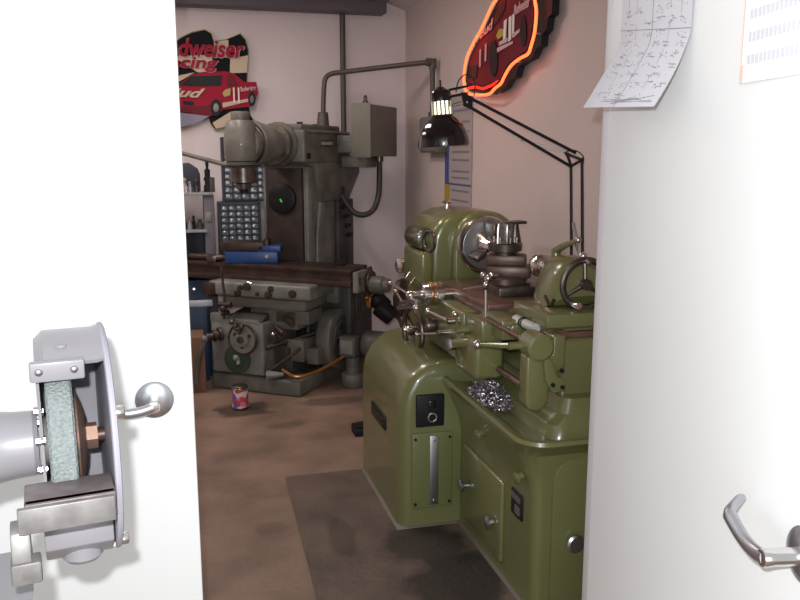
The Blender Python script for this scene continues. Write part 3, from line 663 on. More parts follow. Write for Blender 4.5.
P(MB().cyl((-.22, -.02, .13), (-.12, .02, .135), .03, .012, n=16), 'drain_funnel', M_greyl)
P(MB().cyl((.33, .40, .60), (.40, .44, .52), .055, n=20, bev=.01).cyl((.36, .40, .54), (.46, .42, .46), .06, n=20, bev=.015), 'hand_crank_housing', M_blackm)
P(MB().box(.305, .335, .34, .38, .53, .60, .004).ball((.315, .33, .60), .02), 'oil_cup', M_brass)
P(MB().tube([(.46, .42, .50), (.50, .44, .44), (.52, .44, .36)], .012, 8), 'crank_arm', M_dsteel)
P(MB().prism([(.40, .60), (.46, .70), (.56, .70), (.62, .62), (.60, .46), (.42, .46)], 'x', .46, .50, .01), 'chain_cover', M_rust)

# vise on the table
MW = wm(ML)
def mw(x, y, z): return MW @ Vector((x, y, z))
vloc = mw(-.455, .25, .80)
vs = thing('machine_vise', 'blue machine vise with rusty jaws on the milling table', 'vise', tuple(vloc), math.radians(-36+22))
P(MB().box(-.17, .17, -.07, .07, 0, .075, .008).box(.04, .19, -.065, .06, .07, .115, .008), 'body', M_blue, vs)
P(MB().box(-.20, .08, -.065, .06, .078, .135, .006).box(.08, .11, -.06, .06, .08, .155, .004), 'jaw', M_rust, vs)
P(MB().cyl((-.17, 0, .03), (-.24, 0, .03), .02, n=14).box(-.30, -.235, -.02, .02, .0, .045, .006), 'screw', M_dsteel, vs)
P(MB().cyl((.10, -.065, .045), (.10, -.073, .045), .013, n=12), 'bolt', M_chrome, vs)
MB_r = MB().cyl((0, 0, .02), (.24, 0, .02), .022, n=14).box(-.18, 0, -.03, .03, 0, .05, .008)
bar = MB_r.build('clamp_bar', M_rust); bar.location = mw(-.92, .22, .80); bar.rotation_euler = (0, 0, math.radians(-36))
tag(bar, 'rusty steel clamp bar lying on table left of blue vise', 'clamp')

M_pipe = mat('conduit_brown_grey', (.10, .084, .066), .45, .2)
# ============================================================ pipes and boxes on the walls
ps = mw(-.34, .86, 1.684)
p0 = at(323, 121, 'Y', ps.y)
ps = Vector((p0.x, ps.y, 1.684))
cd = thing('conduit', 'bent grey conduit rising from the milling machine and crossing to right wall', 'conduit', tuple(ps))
p1 = Vector((ps.x+.01, ps.y, 1.97)); cr_ = Vector((1.655, 5.27, 2.085))
pts = [ps+Vector((0, 0, .05)), p1, p1+Vector((.015, 0, .05)), p1+Vector((.06, 0, .075)), p1+Vector((.12, -.02, .08)), cr_-Vector((.06, -.02, .0)), cr_-Vector((.02, 0, .002)), cr_+Vector((0, 0, -.03)), Vector((1.655, 5.27, 1.76))]
MB().tube(pts, .017, 12, smooth=2).build('pipe', M_pipe, cd, True)
MB().spin([(0, .045), (.05, .04), (.09, .036), (.095, .03)], ps, ps+Vector((0, 0, 1)), 20).build('socket', M_pipe, cd, True)
MB().cyl(cr_+Vector((-.045, 0, 0)), cr_+Vector((.02, 0, 0)), .026).cyl(cr_+Vector((0, 0, .02)), cr_+Vector((0, 0, -.04)), .026).build('elbow', M_pipe, cd, True)
wb = MB().box(1.615, 1.699, 5.05, 5.42, 1.50, 1.735, .006).build('body', M_cab); 
wbt = thing('junction_box', 'grey electrical box on the right wall behind the work lamp', 'electrical box', (1.69, 5.24, 1.5))
wb.data.transform(Matrix.Translation((-1.69, -5.24, -1.5))); wb.parent = wbt
MB().box(1.607, 1.617, 5.06, 5.41, 1.51, 1.725, .003).build('cover', M_trim, wbt, True)
MB().cyl((1.655, 5.27, 1.73), (1.655, 5.27, 1.765), .028).build('pipe_nut', M_dsteel, wbt, True)
vpx = at(343, 60, 'Y', 6.05).x
vpipe = tag(MB().cyl((0, 0, 0), (0, 0, 1.535), .021, n=16).build('pipe', M_pipe), 'straight vertical grey pipe on back wall up to the beam', 'pipe')
vpipe.location = (vpx, 6.055, 1.0)

# ============================================================ small parts cabinets
def parts_cabinet(label, px0, px1, py0, py1, Y, depth, nc, nr, tilt=0.):
    a, b = at(px0, py0, 'Y', Y), at(px1, py1, 'Y', Y); W_, H_ = b.x-a.x, a.z-b.z
    t = thing('parts_cabinet', label, 'parts cabinet', (a.x, Y, b.z), 0, 'small parts drawer cabinets on the back wall')
    f = MB().box(0, W_, .02, depth, 0, H_, .004)
    for i in range(nc+1): x = .012+(W_-.024)*i/nc; f.box(x-.004, x+.004, 0, .03, 0, H_)
    for j in range(nr+1): z = .012+(H_-.024)*j/nr; f.box(0, W_, 0, .03, z-.004, z+.004)
    f.box(-.004, .006, -.004, depth, -.004, H_+.004).box(W_-.006, W_+.004, -.004, depth, -.004, H_+.004).box(0, W_, -.004, depth, H_-.01, H_+.006)
    P(f, 'frame', M_frame, t)
    dw, dh = (W_-.024)/nc, (H_-.024)/nr
    pd = MB().box(.006, dw-.006, 0, .018, .006, dh-.006, .002).build('drawer', M_drawer, t)
    pg = MB().box(.012, dw-.014, -.003, .001, dh*.38, dh*.80, .001).build('drawer_label', M_pale, pd)
    rr = random.Random(nc*7+nr); first = True
    for i in range(nc):
        for j in range(nr):
            if first: o, g = pd, pg; first = False
            else:
                o = pd.copy(); COL.objects.link(o); o.parent = t
                if rr.random() < .8: g = pg.copy(); COL.objects.link(g); g.parent = o
                else: g = None
            o.location = (.012+dw*i, -.004+.004*rr.random(), .012+dh*j)
            if g: g.scale = (rr.uniform(.55, 1), 1, rr.uniform(.5, 1.1))
    return t
parts_cabinet('upper slate parts cabinet with clear drawers, behind the milling head', 221, 268, 138, 201, 6.0, .09, 5, 9)
parts_cabinet('lower slate parts cabinet with clear drawers, above the blue vise', 218.5, 262, 203.5, 272, 5.90, .18, 5, 11)

# ============================================================ shelves at the left
su = thing('shelf_unit', 'grey steel shelf unit holding tools at the left of back wall', 'shelf', (.02, 5.83, 0))
s1 = at(212, 192.5, 'Y', 5.72); s2 = at(207, 230, 'Y', 5.72)
MB().box(-.55, s1.x, 5.72, 6.0, s1.z-.018, s1.z, .003).build('shelf_board', M_shelf, su, True)
MB().box(-.55, s2.x, 5.72, 6.0, s2.z-.018, s2.z, .003).build('shelf_board', M_shelf, su, True)
MB().box(.165, .235, 5.74, 5.99, .0, s1.z-.018, .003).build('upright', M_trimd, su, True)
MB().box(-.55, .165, 5.90, 5.99, .0, s2.z-.02, .003).build('back_cabinet', M_frame, su, True)
MB().box(.172, .215, 5.735, 5.742, 1.03, 1.10, .002).build('latch', M_greyl, su, True)
def item(name, mb, m, loc, label, cat, group=None, sub=None):
    o = mb.build(name, m); o.location = loc; tag(o, label, cat, group); return o
z1 = s1.z; X = lambda px, Y=5.80: at(px, 192, 'Y', Y).x
tbk = item('tool_rack', MB().prism([(-.10, 0), (-.10, .19), (-.02, .20), (.04, .16), (.055, .12), (.055, 0)], 'y', 0, .05, .004), M_frame, (X(193), 5.90, z1), 'dark house-shaped tool rack at the left end of upper shelf', 'tool rack')
for k, (px, h, r, mm, nm, lb, ct) in enumerate(((186, .10, .016, M_chrome, 'collet', 'bright steel collet, leftmost in front of the dark tool rack', 'collet'),
        (190.5, .075, .020, M_satin, 'collet', 'squat satin collet standing in front of dark tool rack', 'collet'),
        (197, .09, .015, M_dsteel, 'collet', 'dark slim collet at the right of the tool rack', 'collet'))):
    item(nm, MB().spin([(0, r), (h*.4, r), (h*.45, r*.7), (h*.8, r*.7), (h*.85, r*.9), (h, r*.8)], (0, 0, 0), (0, 0, 1), 18), mm, (X(px, 5.79), 5.79, z1), lb, ct, None)
item('milling_arbor', MB().spin([(0, .026), (.01, .028), (.045, .026), (.05, .019), (.075, .019), (.08, .026), (.10, .025), (.105, .018), (.15, .020), (.16, .008), (.20, .012), (.215, .003)], (0, 0, 0), (0, 0, 1), 20), M_blackm, (X(208, 5.8), 5.8, z1), 'tall pointed black milling arbor standing on upper shelf', 'arbor')
item('steel_block', MB().box(-.018, .018, -.03, .03, 0, .10, .003), M_greyd, (X(214, 5.80)-.012, 5.80, z1), 'dark upright steel block at the right end of upper shelf', 'block')
z2 = s2.z; X2 = lambda px, Y=5.80: at(px, 229, 'Y', Y).x
for px, h, r, mm, lb in ((185, .075, .016, M_blackm, 'small black cylinder cutter, leftmost on lower shelf'), (190, .06, .018, M_shelf, 'short pale steel cutter between black ones on lower shelf'),
                         (194, .095, .013, M_blackm, 'tallest slim black cutter on the lower shelf'), (200, .07, .024, M_greyd, 'wide dark cutter at the right end of lower shelf')):
    item('milling_cutter', MB().spin([(0, r), (h*.6, r), (h*.62, r*.6), (h, r*.6)], (0, 0, 0), (0, 0, 1), 16), mm, (X2(px), 5.80, z2), lb, 'cutter', None)
nv = thing('tool_cabinet', 'dark navy cabinet behind left end of the milling table', 'cabinet', (-.05, 5.62, 0))
MB().box(-.5, .17, 5.50, 5.70, 0, .665, .006).build('body', M_navy, nv, True)
MB().cyl(at(194, 289, 'Y', 5.50), at(194, 289, 'Y', 5.48), .008, n=10).build('knob', M_chrome, nv, True)
pw = at(212, 304, 'Y', 5.35)
item('steel_bar', MB().box(-.26, .07, -.02, .02, 0, .038, .002), M_pale, (.115, 5.44, .50), 'pale flat steel bar jutting right in front of navy cabinet', 'bar')
item('storage_box', MB().box(-.20, .06, -.05, .05, 0, .50, .006), M_navy, (.09, 5.437, 0), 'low navy box under pale steel bar at the left', 'box')
item('cardboard_box', MB().box(-.28, .05, -.12, .12, 0, .36, .004), M_card, (.065, 5.24, 0), 'brown cardboard box on floor left of milling machine', 'box')

# tin on the floor
tn = thing('tin_can', 'small tin with a colourful printed label on the concrete floor', 'can', (.298, 4.73, 0))
P(MB().spin([(0, .044), (.003, .047), (.140, .047), (.143, .044)], (0, 0, 0), (0, 0, 1), 28), 'can', M_dsteel, tn)
mt = bpy.data.materials.new('printed_label'); mt.use_nodes = True; nt = mt.node_tree; b_ = nt.nodes['Principled BSDF']; b_.inputs['Roughness'].default_value = .4
tcn = nt.nodes.new('ShaderNodeTexCoord'); vo = nt.nodes.new('ShaderNodeTexVoronoi'); vo.inputs['Scale'].default_value = 38
rp = nt.nodes.new('ShaderNodeValToRGB'); rp.color_ramp.interpolation = 'CONSTANT'
sep = nt.nodes.new('ShaderNodeSeparateColor')
nt.links.new(tcn.outputs['Object'], vo.inputs['Vector']); nt.links.new(vo.outputs['Color'], sep.inputs[0]); nt.links.new(sep.outputs[0], rp.inputs[0]); nt.links.new(rp.outputs[0], b_.inputs['Base Color'])
cr0 = rp.color_ramp; cr0.elements[0].color = (.55, .06, .06, 1); cr0.elements[1].position = .25; cr0.elements[1].color = (.65, .55, .5, 1)
for p_, c_ in ((.45, (.08, .12, .45, 1)), (.65, (.6, .2, .35, 1)), (.82, (.15, .08, .3, 1))): e = cr0.elements.new(p_); e.color = c_
P(MB().spin([(0, .0475), (.112, .0475)], (0, 0, .012), (0, 0, 1), 28), 'label_wrap', mt, tn)
P(MB().ring((0, 0, .012), (0, 0, 1), .047, .0025).ring((0, 0, .128), (0, 0, 1), .047, .0025), 'rim', M_brass, tn)
fp = at(360, 436, 'Z', 0)
item('foot_pedal', MB().box(-.05, .07, -.05, .05, 0, .04, .006).prism([(-.05, .04), (-.05, .048), (.05, .06), (.05, .04)], 'y', -.04, .04), M_blackm, (fp.x+.02, fp.y+.04, 0), 'small black foot pedal on floor behind lathe pedestal', 'pedal')

# ============================================================ racing sign on the back wall
YS = 6.06
RS = thing('racing_sign', 'checkered flag sign with a red race truck on back wall', 'sign', (.30, 6.09, 1.6))
def rs_pt(u, v, lift=0.): p = at(170+u/5.45, 20+v/5.45, 'Y', YS-lift); return p
def rs_pl(name, pts, m, lift, th=.003, parent=RS):
    return MB().plate([rs_pt(u, v, 0)-Vector((0, lift, 0)) for u, v in pts], (0, 1, 0), th).build(name, m, parent, True)
flag = [(-120, 180), (-60, 150), (20, 120), (60, 90), (120, 62), (190, 48), (225, 70), (238, 112), (300, 105), (345, 88), (385, 70), (415, 105), (430, 160), (428, 240), (422, 330), (440, 520), (470, 565), (330, 580), (245, 600), (222, 570), (212, 540), (150, 560), (80, 585), (-20, 600), (-120, 560)]
rs_pl('flag_edge', flag, M_olive, -.012, .016)
def inset(pts, k):
    cx_ = sum(p[0] for p in pts)/len(pts); cy_ = sum(p[1] for p in pts)/len(pts); return [(cx_+(u-cx_)*k, cy_+(v-cy_)*k) for u, v in pts]
M_flagb = mat('flag_black', (.006, .006, .008), .6, spec=.15)
fb = rs_pl('flag', inset(flag, .975), M_flagb, .0)
for pts in ([(328, 212), (425, 192), (420, 287), (326, 290)], [(40, 195), (222, 190), (232, 215), (225, 290), (150, 285), (40, 215)], [(240, 120), (318, 108), (320, 205), (240, 205)], [(-60, 350), (60, 300), (135, 285), (60, 330), (-40, 370)],
            [(232, 560), (330, 500), (335, 572), (250, 592)], [(-60, 180), (30, 140), (20, 250), (-60, 260)]):
    rs_pl('cream_check', pts, M_cream, .004, parent=fb)
tr = rs_pl('truck', [(-60, 345), (20, 350), (60, 345), (112, 300), (180, 283), (300, 280), (345, 290), (405, 338), (470, 338), (480, 400), (466, 432), (440, 472), (290, 488), (268, 512), (215, 525), (60, 500), (-60, 470)], M_red, .010, .004)
rs_pl('windscreen', [(20, 355), (62, 350), (112, 306), (285, 303), (275, 358), (150, 362)], M_blackm, .014, parent=tr)
rs_pl('side_window', [(306, 303), (338, 298), (372, 356), (312, 366)], M_redd, .014, parent=tr)
rs_pl('bumper', [(-60, 455), (60, 470), (200, 470), (235, 450), (230, 520), (60, 500), (-60, 480)], M_redd, .013, parent=tr)
rs_pl('grille', [(70, 440), (130, 445), (128, 465), (72, 460)], M_blackm, .016, parent=tr)
rs_pl('splitter', [(-60, 490), (60, 505), (215, 525), (150, 560), (80, 580), (-40, 590)], mat('grey_blue_panel', (.22, .2, .27), .4), .008, parent=tr)
rs_pl('side_skirt', [(285, 452), (425, 430), (425, 445), (288, 478)], M_cream, .015, parent=tr)
rs_pl('door_badge', [(285, 400), (300, 380), (330, 372), (328, 410), (295, 420)], mat('badge_gold', (.45, .33, .08), .4), .016, parent=tr)
for cu_, cv_, ru, rv in ((250, 478, 30, 46), (445, 432, 20, 40)):
    rs_pl('wheel', [(cu_+ru*math.cos(a*.3142), cv_+rv*math.sin(a*.3142)) for a in range(20)], M_blackm, .018, parent=tr)
    rs_pl('wheel_hub', [(cu_+ru*.5*math.cos(a*.3142), cv_+rv*.5*math.sin(a*.3142)) for a in range(20)], M_dsteel, .020, parent=tr)
def rs_text(s, u, v, w_, h_, m, lift, shear=.25, tilt=0., name='lettering', parent=RS):
    p = rs_pt(u, v)-Vector((0, lift, 0)); k = (rs_pt(u+100, v)-rs_pt(u, v)).length/100
    return letters(name, s, m, parent, p, (math.cos(tilt), 0, math.sin(tilt)), (-math.sin(tilt), 0, math.cos(tilt)), h_*k, w_*k, .003, shear, .028)
rs_text('Budweiser', -78, 200, 500, 106, M_pink, .012, .2, name='lettering_backing')
rs_text('Budweiser', -74, 196, 490, 100, M_red, .018, .2)
rs_text('Racing', -78, 280, 350, 88, M_pink, .012, .2, name='lettering_backing')
rs_text('Racing', -74, 277, 342, 84, M_red, .018, .2)
rs_text('Bud', -30, 418, 225, 52, M_cream, .018, .5, -.02, 'hood_lettering', tr)
rs_text('11', 345, 452, 34, 82, M_paper, .018, 0, 0, 'number', tr)
rs_text('Budweiser', 385, 392, 85, 26, M_pink, .018, .1, .12, 'side_lettering', tr)
rs_text('11', 338, 552, 45, 50, M_red, .010, .1, 0, 'number', fb)
rs_text('1', 415, 548, 14, 26, M_red, .010, .1, 0, 'number', fb)

# ============================================================ neon sign on the right wall
NS = thing('neon_sign', 'red race car sign outlined in glowing orange neon on right wall', 'neon sign', (1.69, 4.1, 1.85))
def ns(u, v, X_=1.66): return at(455+u/5.71, v/5.71, 'X', X_)
XB = 1.655
tube_px = [(240, -6), (215, 25), (185, 90), (150, 170), (105, 245), (70, 320), (55, 390), (50, 450), (58, 520), (85, 540), (140, 543), (200, 540), (230, 500), (262, 482), (280, 440), (310, 385), (345, 350), (385, 325), (420, 310), (435, 260), (455, 190), (462, 120), (466, 60), (455, -6)]
# the part above the picture's edge closes over the roof of the car
tp_ = [ns(u, v, 1.605) for u, v in tube_px]
top = [ns(430, -90, 1.605), ns(380, -150, 1.605), ns(300, -110, 1.605)]
tn_ = MB().tube(tp_+top, .0072, 10, closed=True, smooth=2).build('neon_tube', M_neon, NS, True)
back = [(560, -60), (552, 80), (530, 100), (520, 170), (495, 200), (490, 260), (465, 275), (440, 330), (400, 350), (360, 380), (345, 440), (310, 455), (285, 500), (240, 530), (150, 535), (80, 515), (60, 460), (70, 380), (85, 320), (120, 250), (165, 170), (200, 90), (235, 20), (300, -80), (420, -130)]
def back_pt(u, v, lift=0.): p = ns(u, v, 1.64); return p-Vector((lift, 0, 0))
bk = MB().plate([back_pt(u, v) for u, v in back], (1, 0, 0), .035).build('back_panel', M_blackm, NS, True)
def ns_pl(name, pts, m, lift, parent=bk): return MB().plate([back_pt(u, v, lift) for u, v in pts], (1, 0, 0), .003).build(name, m, parent, True)
cs = ns_pl('race_car', [(75, 470), (80, 400), (95, 330), (140, 240), (185, 185), (240, 40), (280, -20), (440, -80), (455, 0), (450, 120), (430, 240), (410, 285), (350, 330), (300, 370), (270, 440), (220, 470), (160, 490)], M_redd, .004)
ns_pl('windscreen', [(185, 150), (245, 45), (300, -10), (290, 60), (250, 130), (200, 170)], M_blackm, .008, cs)
ns_pl('grille', [(80, 440), (85, 380), (135, 370), (130, 440), (110, 465)], M_blackm, .008, cs)
for cu_, cv_, ru, rv in ((228, 335, 24, 105), (400, 178, 17, 90)):
    ns_pl('wheel', [(cu_+ru*math.cos(a*.3142), cv_+rv*math.sin(a*.3142)) for a in range(20)], M_blackm, .010, cs)
ns_pl('door_badge', [(245, 205), (262, 165), (290, 165), (285, 205), (255, 225)], mat('badge_yellow', (.45, .38, .04), .4), .010, cs)
for pts in ([(290, 120), (305, 108), (300, 215), (285, 232)], [(318, 100), (332, 90), (330, 225), (316, 240)], [(338, 85), (350, 78), (346, 200), (336, 212)]): ns_pl('number_stroke', pts, M_paper, .011, cs)
for pts in ([(262, 240), (310, 215), (308, 240), (262, 262)], [(338, 195), (380, 165), (378, 185), (340, 218)], [(250, 275), (340, 235), (338, 250), (252, 300)]): ns_pl('side_stripe', pts, M_pink, .011, cs)
pe = back_pt(350, 75, .012); ux = (back_pt(440, 20, .012)-pe)
letters('side_lettering', 'Budweiser', M_pink, cs, pe-Vector((0, 0, .012)), ux, Vector((0, 0, 1)), .05, ux.length, .002, .1)
pe = back_pt(155, 225, .012); ux = (back_pt(228, 160, .012)-pe)
letters('hood_lettering', 'Bud', M_pink, cs, pe, ux, Vector((0, 0, 1)), .05, ux.length, .002, .2)
pe = back_pt(150, 385, .012); ux = (back_pt(190, 345, .012)-pe)
letters('number', '11', M_pink, cs, pe, ux, Vector((0, 0, 1)), .09, ux.length, .002, 0)
ns_pl('red_strip', [(80, 498), (130, 488), (170, 500), (220, 480), (262, 455), (255, 470), (225, 495), (175, 515), (130, 505), (90, 512)], M_redem, .014, bk)  # flat red emissive strip along the bottom of the panel
for u, v in ((105, 245), (55, 450), (345, 350), (455, 190), (200, 540)):
    MB().cyl(ns(u, v, 1.61), ns(u, v, 1.61)+Vector((.045, 0, 0)), .006, n=8).build('tube_stand', M_satin, NS, True)
for y in (4.35, 3.75): MB().cyl((1.672, y, 2.02), (1.70, y, 2.02), .012, n=10).build('wall_spacer', M_blackm, NS, True)

# ============================================================ chart on the right wall
cht = thing('wall_chart', 'tall printed paper chart with blue edge on right wall behind lamp', 'chart', (1.697, 4.82, 1.15))
ca = at(446.5, 90, 'X', 1.695); cb = at(471, 210, 'X', 1.695)
MB().box(1.692, 1.698, cb.y, ca.y, 1.13, 1.86).build('sheet', mat('chart_paper', (.42, .36, .35), .6), cht, True)
MB().box(1.689, 1.692, ca.y-.075, ca.y, 1.30, 1.86).build('blue_band', mat('chart_blue', (.07, .09, .30), .5), cht, True)
MB().box(1.688, 1.692, ca.y-.09, ca.y, 1.13, 1.30).build('yellow_band', mat('chart_yellow', (.42, .30, .03), .5), cht, True)
lm = MB()
for z in (1.20, 1.26, 1.34, 1.38, 1.45, 1.50, 1.62, 1.68, 1.75): lm.box(1.690, 1.692, cb.y+.04, ca.y-.14, z, z+.012)
lm.build('printed_line', mat('chart_print', (.22, .20, .27), .6), cht, True)
MB().box(1.689, 1.692, cb.y+.06, ca.y-.16, 1.54, 1.575).build('red_block', mat('chart_red', (.34, .16, .17), .6), cht, True)
MB().box(1.689, 1.692, cb.y, ca.y-.08, 1.30, 1.31).build('divider', mat('chart_blue', (.07, .09, .30), .5), cht, True)
# loose note
a_, b_2, c_ = at(588, 262, 'X', 1.695), at(590, 242, 'X', 1.695), at(604, 236, 'X', 1.695)
nt_ = MB().plate([at(586, 266, 'X', 1.69), at(589, 244, 'X', 1.69), at(597, 238, 'X', 1.69), at(606, 239, 'X', 1.69), at(606, 268, 'X', 1.69)], (1, 0, 0), .003).build('paper_note', mat('note_paper', (.62, .52, .49), .7))
tag(recentre(nt_), 'small pale paper note low on right wall by the tailstock', 'paper')

# ============================================================ papers on the right door
def sheet(name, grid, m, th=.0012, parent=None):
    """grid[row][col] of points -> thin sheet with UVs"""
    nr, nc = len(grid), len(grid[0]); me = bpy.data.meshes.new(name)
    v = [tuple(p) for r in grid for p in r]; f = [(i*nc+j, i*nc+j+1, (i+1)*nc+j+1, (i+1)*nc+j) for i in range(nr-1) for j in range(nc-1)]
    me.from_pydata(v, [], f); me.materials.append(m); uvl = me.uv_layers.new(name='UVMap')
    for poly in me.polygons:
        poly.use_smooth = True
        for li, vi in zip(poly.loop_indices, poly.vertices): uvl.data[li].uv = ((vi % nc)/(nc-1), 1-(vi//nc)/(nr-1))
    o = bpy.data.objects.new(name, me); COL.objects.link(o)
    if parent is not None:
        o.parent = parent; me.transform(wm(parent).inverted())
    sd_ = o.modifiers.new('thick', 'SOLIDIFY'); sd_.thickness = th; sd_.use_rim = False
    return o
def door_s(px): # distance along the door of a pixel column
    return (on_door(px, 60)-dpt(0, on_door(px, 60).z)).dot(dd)
sL, sR = door_s(622), door_s(692)
NC, NR = 9, 30; g1 = []
zt = 1.95; zb_ = 1.62
rows = []
def path_l(t):   # t 0..1 down the sheet: (z, lift) on the left edge
    if t < .62: return (zt-(zt-1.738)*t/.62, .004)
    k = (t-.62)/.38; return (1.738-.138*k, .004+.080*k**1.05)
def path_r(t):
    if t < .55: return (zt-(zt-1.715)*t/.55, .004)
    k = (t-.55)/.45; return (1.715-.132*k, .004+.062*k**1.0-.006*math.sin(PI*k))
for i in range(NR+1):
    t = i/NR; row = []
    for j in range(NC):
        u = j/(NC-1); zl, ll = path_l(t); zr, lr = path_r(t)
        z = zl*(1-u)+zr*u; lf = ll*(1-u)+lr*u+.006*math.sin(PI*u)*max(0, t-.5)
        s_ = sL+(sR-sL)*u+(.0 if t < .6 else -.0*(t-.6))
        row.append(dpt(s_, z, lf))
    g1.append(row)
pn_ = thing('drawing_sheet', 'creased printed drawing taped to right door, bottom curling outward', 'paper', tuple(dpt((sL+sR)/2, 1.53, .002)))
sheet('sheet', g1, mat('drawing_paper', (.66, .65, .68), .75), parent=pn_)
def on_sheet(u, t):
    i = min(int(t*NR), NR-1); j = min(int(u*(NC-1)), NC-2); a = t*NR-i; b = u*(NC-1)-j
    return (g1[i][j]*(1-b)+g1[i][j+1]*b)*(1-a)+(g1[i+1][j]*(1-b)+g1[i+1][j+1]*b)*a+dn*.0018
rk = random.Random(11); ink = MB()
for row in range(15):
    for col in range(6):
        if rk.random() < .18: continue
        u0 = .06+.155*col+rk.uniform(0, .03); t0 = .06+.062*row+rk.uniform(-.008, .008)
        for q_ in range(rk.randint(5, 13)):
            a_, b_3 = u0+rk.uniform(0, .11), t0+rk.uniform(-.018, .018); da, db = rk.uniform(-.018, .018), rk.uniform(-.008, .008)
            if rk.random() < .12: da, db = rk.uniform(.04, .09), .003
            if 0 < a_+da < .99 and 0 < b_3+db < .985: ink.tube([on_sheet(a_, b_3), on_sheet(a_+da, b_3+db)], rk.uniform(.0005, .0010), 3)
for u_ in (.26, .74):
    for k_ in range(6): ink.tube([on_sheet(u_, .05+.15*k_), on_sheet(u_, .05+.15*k_+.09)], .0005, 3)
for k_ in range(14): ink.tube([on_sheet(rk.uniform(.25, .6), .95+rk.uniform(0, .03)), on_sheet(rk.uniform(.55, .95), .93+rk.uniform(0, .04))], .0007, 3)
inko = ink.build('printed_marks', mat('pencil_grey', (.30, .29, .34), .8), pn_, True); inko['kind'] = 'stuff'
fm = MB()
for i0 in (16,):
    fm.tube([g1[i0][j]+dn*.0016 for j in range(NC)], .0008, 4)
fm.tube([g1[i][4]+dn*.0016 for i in range(NR+1)], .0009, 4)
for jj in (1, 7):
    fm.tube([g1[i][jj]+dn*.0016 for i in range(3, 15)], .0005, 4)
fm.build('crease', mat('ink_line', (.25, .24, .27), .8), pn_, True)
ta = on_door(742, 84); sC = (ta-dpt(0, ta.z)).dot(dd)
g2 = [[dpt(sC+.32*j/4, ta.z+.36*(1-i/6), .003) for j in range(5)] for i in range(7)]
ct = thing('schedule_chart', 'ruled printed table sheet pinned high on right door, cut off by frame', 'paper', tuple(dpt(sC+.16, ta.z, .002)))
sheet('sheet', g2, mat('schedule_paper', (.82, .82, .84), .7), parent=ct)
st_ = MB(); gl = MB(); og = MB()
for k in range(9):
    z = ta.z+.028+.034*k
    st_.plate([dpt(sC+.018, z, .0045), dpt(sC+.30, z, .0045), dpt(sC+.30, z+.014, .0045), dpt(sC+.018, z+.014, .0045)], dn, .0004)
for k in range(24):
    s_ = sC+.018+.012*k
    gl.plate([dpt(s_, ta.z+.022, .0052), dpt(s_+.0012, ta.z+.022, .0052), dpt(s_+.0012, ta.z+.34, .0052), dpt(s_, ta.z+.34, .0052)], dn, .0004)
st_.build('shaded_row', mat('row_grey', (.62, .62, .66), .7), ct, True)
gl.build('grid_line', mat('grid_lilac', (.72, .72, .78), .7), ct, True)
og.plate([dpt(sC, ta.z, .0045), dpt(sC+.010, ta.z, .0045), dpt(sC+.010, ta.z+.028, .0045), dpt(sC, ta.z+.028, .0045)], dn, .0005)
og.plate([dpt(sC, ta.z+.03, .0045), dpt(sC+.004, ta.z+.03, .0045), dpt(sC+.004, ta.z+.34, .0045), dpt(sC, ta.z+.34, .0045)], dn, .0005)
og.build('orange_tab', mat('tab_orange', (.80, .55, .46), .7), ct, True)

# ============================================================ BENCH GRINDER in the foreground
GR = thing('pedestal_grinder', 'grey pedestal grinder with open wheel guard in left foreground', 'grinder', (-.176, 1.178, 0), math.radians(9))
GZ = 1.102
def G(mb, name, m, parent=None): return mb.build(name, m, parent or GR)
def arc(r, a0, a1, n, x): # angle from straight ahead (towards us), upwards
    return [(x, -r*math.cos(math.radians(a0+(a1-a0)*k/n)), GZ+r*math.sin(math.radians(a0+(a1-a0)*k/n))) for k in range(n+1)]
bm = bmesh.new(); A0_, A1_, NN = 57, 300, 44; g = []
for x, r in ((-.024, .146), (-.014, .156), (.050, .156), (.060, .160), (.060, .154), (.050, .150), (-.014, .150), (-.022, .140)):
    g.append([bm.verts.new(p) for p in arc(r, A0_, A1_, NN, x)])
for i in range(len(g)):
    a, b = g[i], g[(i+1) % len(g)]
    for k in range(NN): bm.faces.new((a[k], b[k], b[k+1], a[k+1]))
bm.faces.new([q_[0] for q_ in g]); bm.faces.new([q_[-1] for q_ in g][::-1])
bmesh.ops.recalc_face_normals(bm, faces=bm.faces[:])
gm = MB(); gm.add(bm)
# inner side wall of the guard (motor side), cut open towards us
inner = [(y, z) for _, y, z in arc(.146, 57, 300, 40, 0)]
inner = inner+[(-.06, GZ-.075), (-.045, GZ), (-.055, GZ+.07)]
gm.prism(inner, 'x', -.026, -.022)
gd = G(gm, 'wheel_guard', M_grind)
# outer cover with a rolled rim
oc = MB().spin([(0, .158), (.004, .160), (.006, .154), (.006, .02)], (.058, 0, GZ), (.1, 0, GZ), 60)
oc.ring((.062, 0, GZ), (1, 0, 0), .157, .0045, 60, 8)
oco = G(oc, 'outer_cover', M_grindin, gd)
for a in (28, 300, 160):
    y, z = -.150*math.cos(math.radians(a)), GZ+.150*math.sin(math.radians(a))
    G(MB().cyl((.060, y, z), (.076, y, z), .0085, n=14, bev=.002), 'cover_screw', M_chrome, oco)
# spark tongue
Mt = Matrix.Translation((0, -.088, GZ+.124)) @ Matrix.Rotation(math.radians(8), 4, 'X')
tg = G(MB().box(-.032, .034, -.006, .006, -.015, .012, .003, M=Mt), 'spark_guard', M_grind, gd)
for x in (-.021, .021): G(MB().ball((x, -.007, 0), .005, (1, .6, 1), M=Mt), 'rivet', M_satin, tg)
G(MB().ball((.008, -.055, GZ+.146), .006, (1.2, 1, .5)), 'rivet', M_grind, gd)
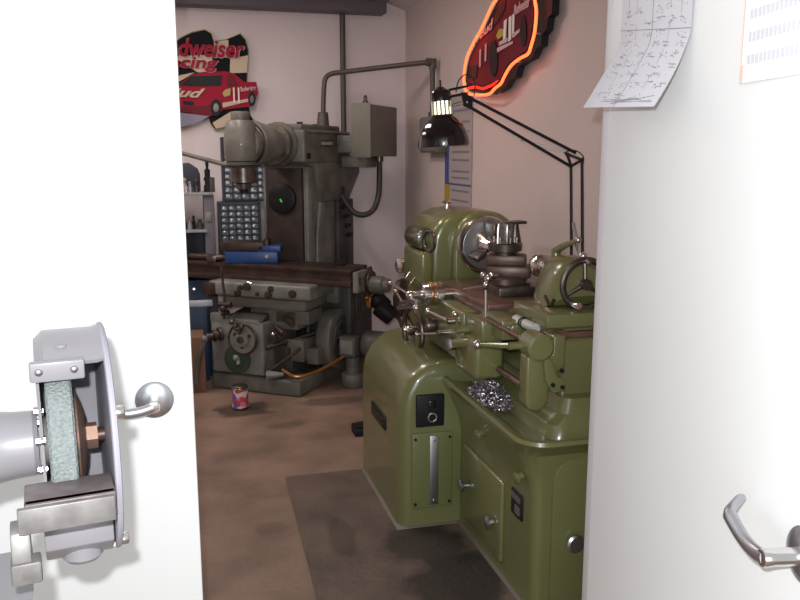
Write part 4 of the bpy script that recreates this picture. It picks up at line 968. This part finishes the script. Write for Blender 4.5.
# tray and spout at the bottom
G(MB().prism([(-.100, GZ-.088), (-.100, GZ-.118), (-.07, GZ-.145), (0, GZ-.156), (0, GZ-.146), (-.065, GZ-.136), (-.092, GZ-.112), (-.094, GZ-.088)], 'x', -.030, .056, .002), 'lower_lip', M_grind, gd)
G(MB().spin([(0, .027), (.02, .027), (.026, .022)], (.016, -.060, GZ-.128), (.016, -.062, GZ-.3), 24), 'dust_spout', M_grind, gd)
# wheel, flanges, nut
wl = G(MB().spin([(0, .118), (.003, .122), (.030, .122), (.033, .118)], (-.016, 0, GZ), (.1, 0, GZ), 64), 'grinding_wheel', M_stone)
G(MB().spin([(0, .070), (.004, .069), (.010, .052), (.014, .035)], (.018, 0, GZ), (.1, 0, GZ), 36), 'flange', M_flange, wl)
G(MB().spin([(0, .036), (.006, .034)], (-.016, 0, GZ), (-.1, 0, GZ), 30), 'inner_flange', M_castg, wl)
G(MB().spin([(0, .019), (.018, .019)], (.030, 0, GZ), (.1, 0, GZ), 6), 'nut', M_flange, wl)
G(MB().cyl((.046, 0, GZ), (.060, 0, GZ), .0095, n=16), 'shaft_end', M_rust, wl)
# motor
mo = G(MB().spin([(0, .040), (.006, .045), (.03, .046), (.06, .050), (.09, .062), (.13, .090), (.17, .112), (.38, .118), (.42, .10), (.44, .05)], (-.029, 0, GZ), (-1, 0, GZ), 48), 'motor', M_grind)
for a in (20, 90, 160, 320): G(MB().cyl((-.032, -.044*math.cos(math.radians(a)), GZ+.044*math.sin(math.radians(a))), (-.020, -.044*math.cos(math.radians(a)), GZ+.044*math.sin(math.radians(a))), .007, n=8), 'bolt', M_satin, mo)
# tool rest
rt = MB().box(-.048, .056, -.180, -.112, GZ-.026, GZ-.016, .002).box(-.048, .056, -.182, -.168, GZ-.046, GZ-.016, .002)
rs_o = G(rt, 'tool_rest', M_cast)
G(MB().box(-.056, .054, -.190, -.180, GZ-.050, GZ-.018, .0015), 'rest_edge', M_castg, rs_o)
G(MB().prism([(-.180, GZ-.050), (-.190, GZ-.085), (-.175, GZ-.112), (-.14, GZ-.112), (-.135, GZ-.09), (-.15, GZ-.075), (-.15, GZ-.045)], 'x', -.066, -.044, .002), 'rest_bracket', M_castg, rs_o)
G(MB().box(-.068, -.034, -.190, -.160, GZ-.114, GZ-.086, .003), 'bracket_foot', M_castg, rs_o)
# pedestal
pdm = MB().loft([rrect(-.34, -.14, -.14, .14, .03, 0), rrect(-.34, -.14, -.14, .14, .03, .03), rrect(-.31, -.16, -.08, .08, .03, .07), rrect(-.27, -.135, -.07, .07, .03, .80), rrect(-.30, -.075, -.09, .09, .03, .84), rrect(-.30, -.050, -.09, .09, .03, .905)])
G(pdm, 'pedestal', M_grind)
G(MB().box(-.27, -.17, -.05, .05, .92, 1.02, .004), 'motor_foot', M_grind)
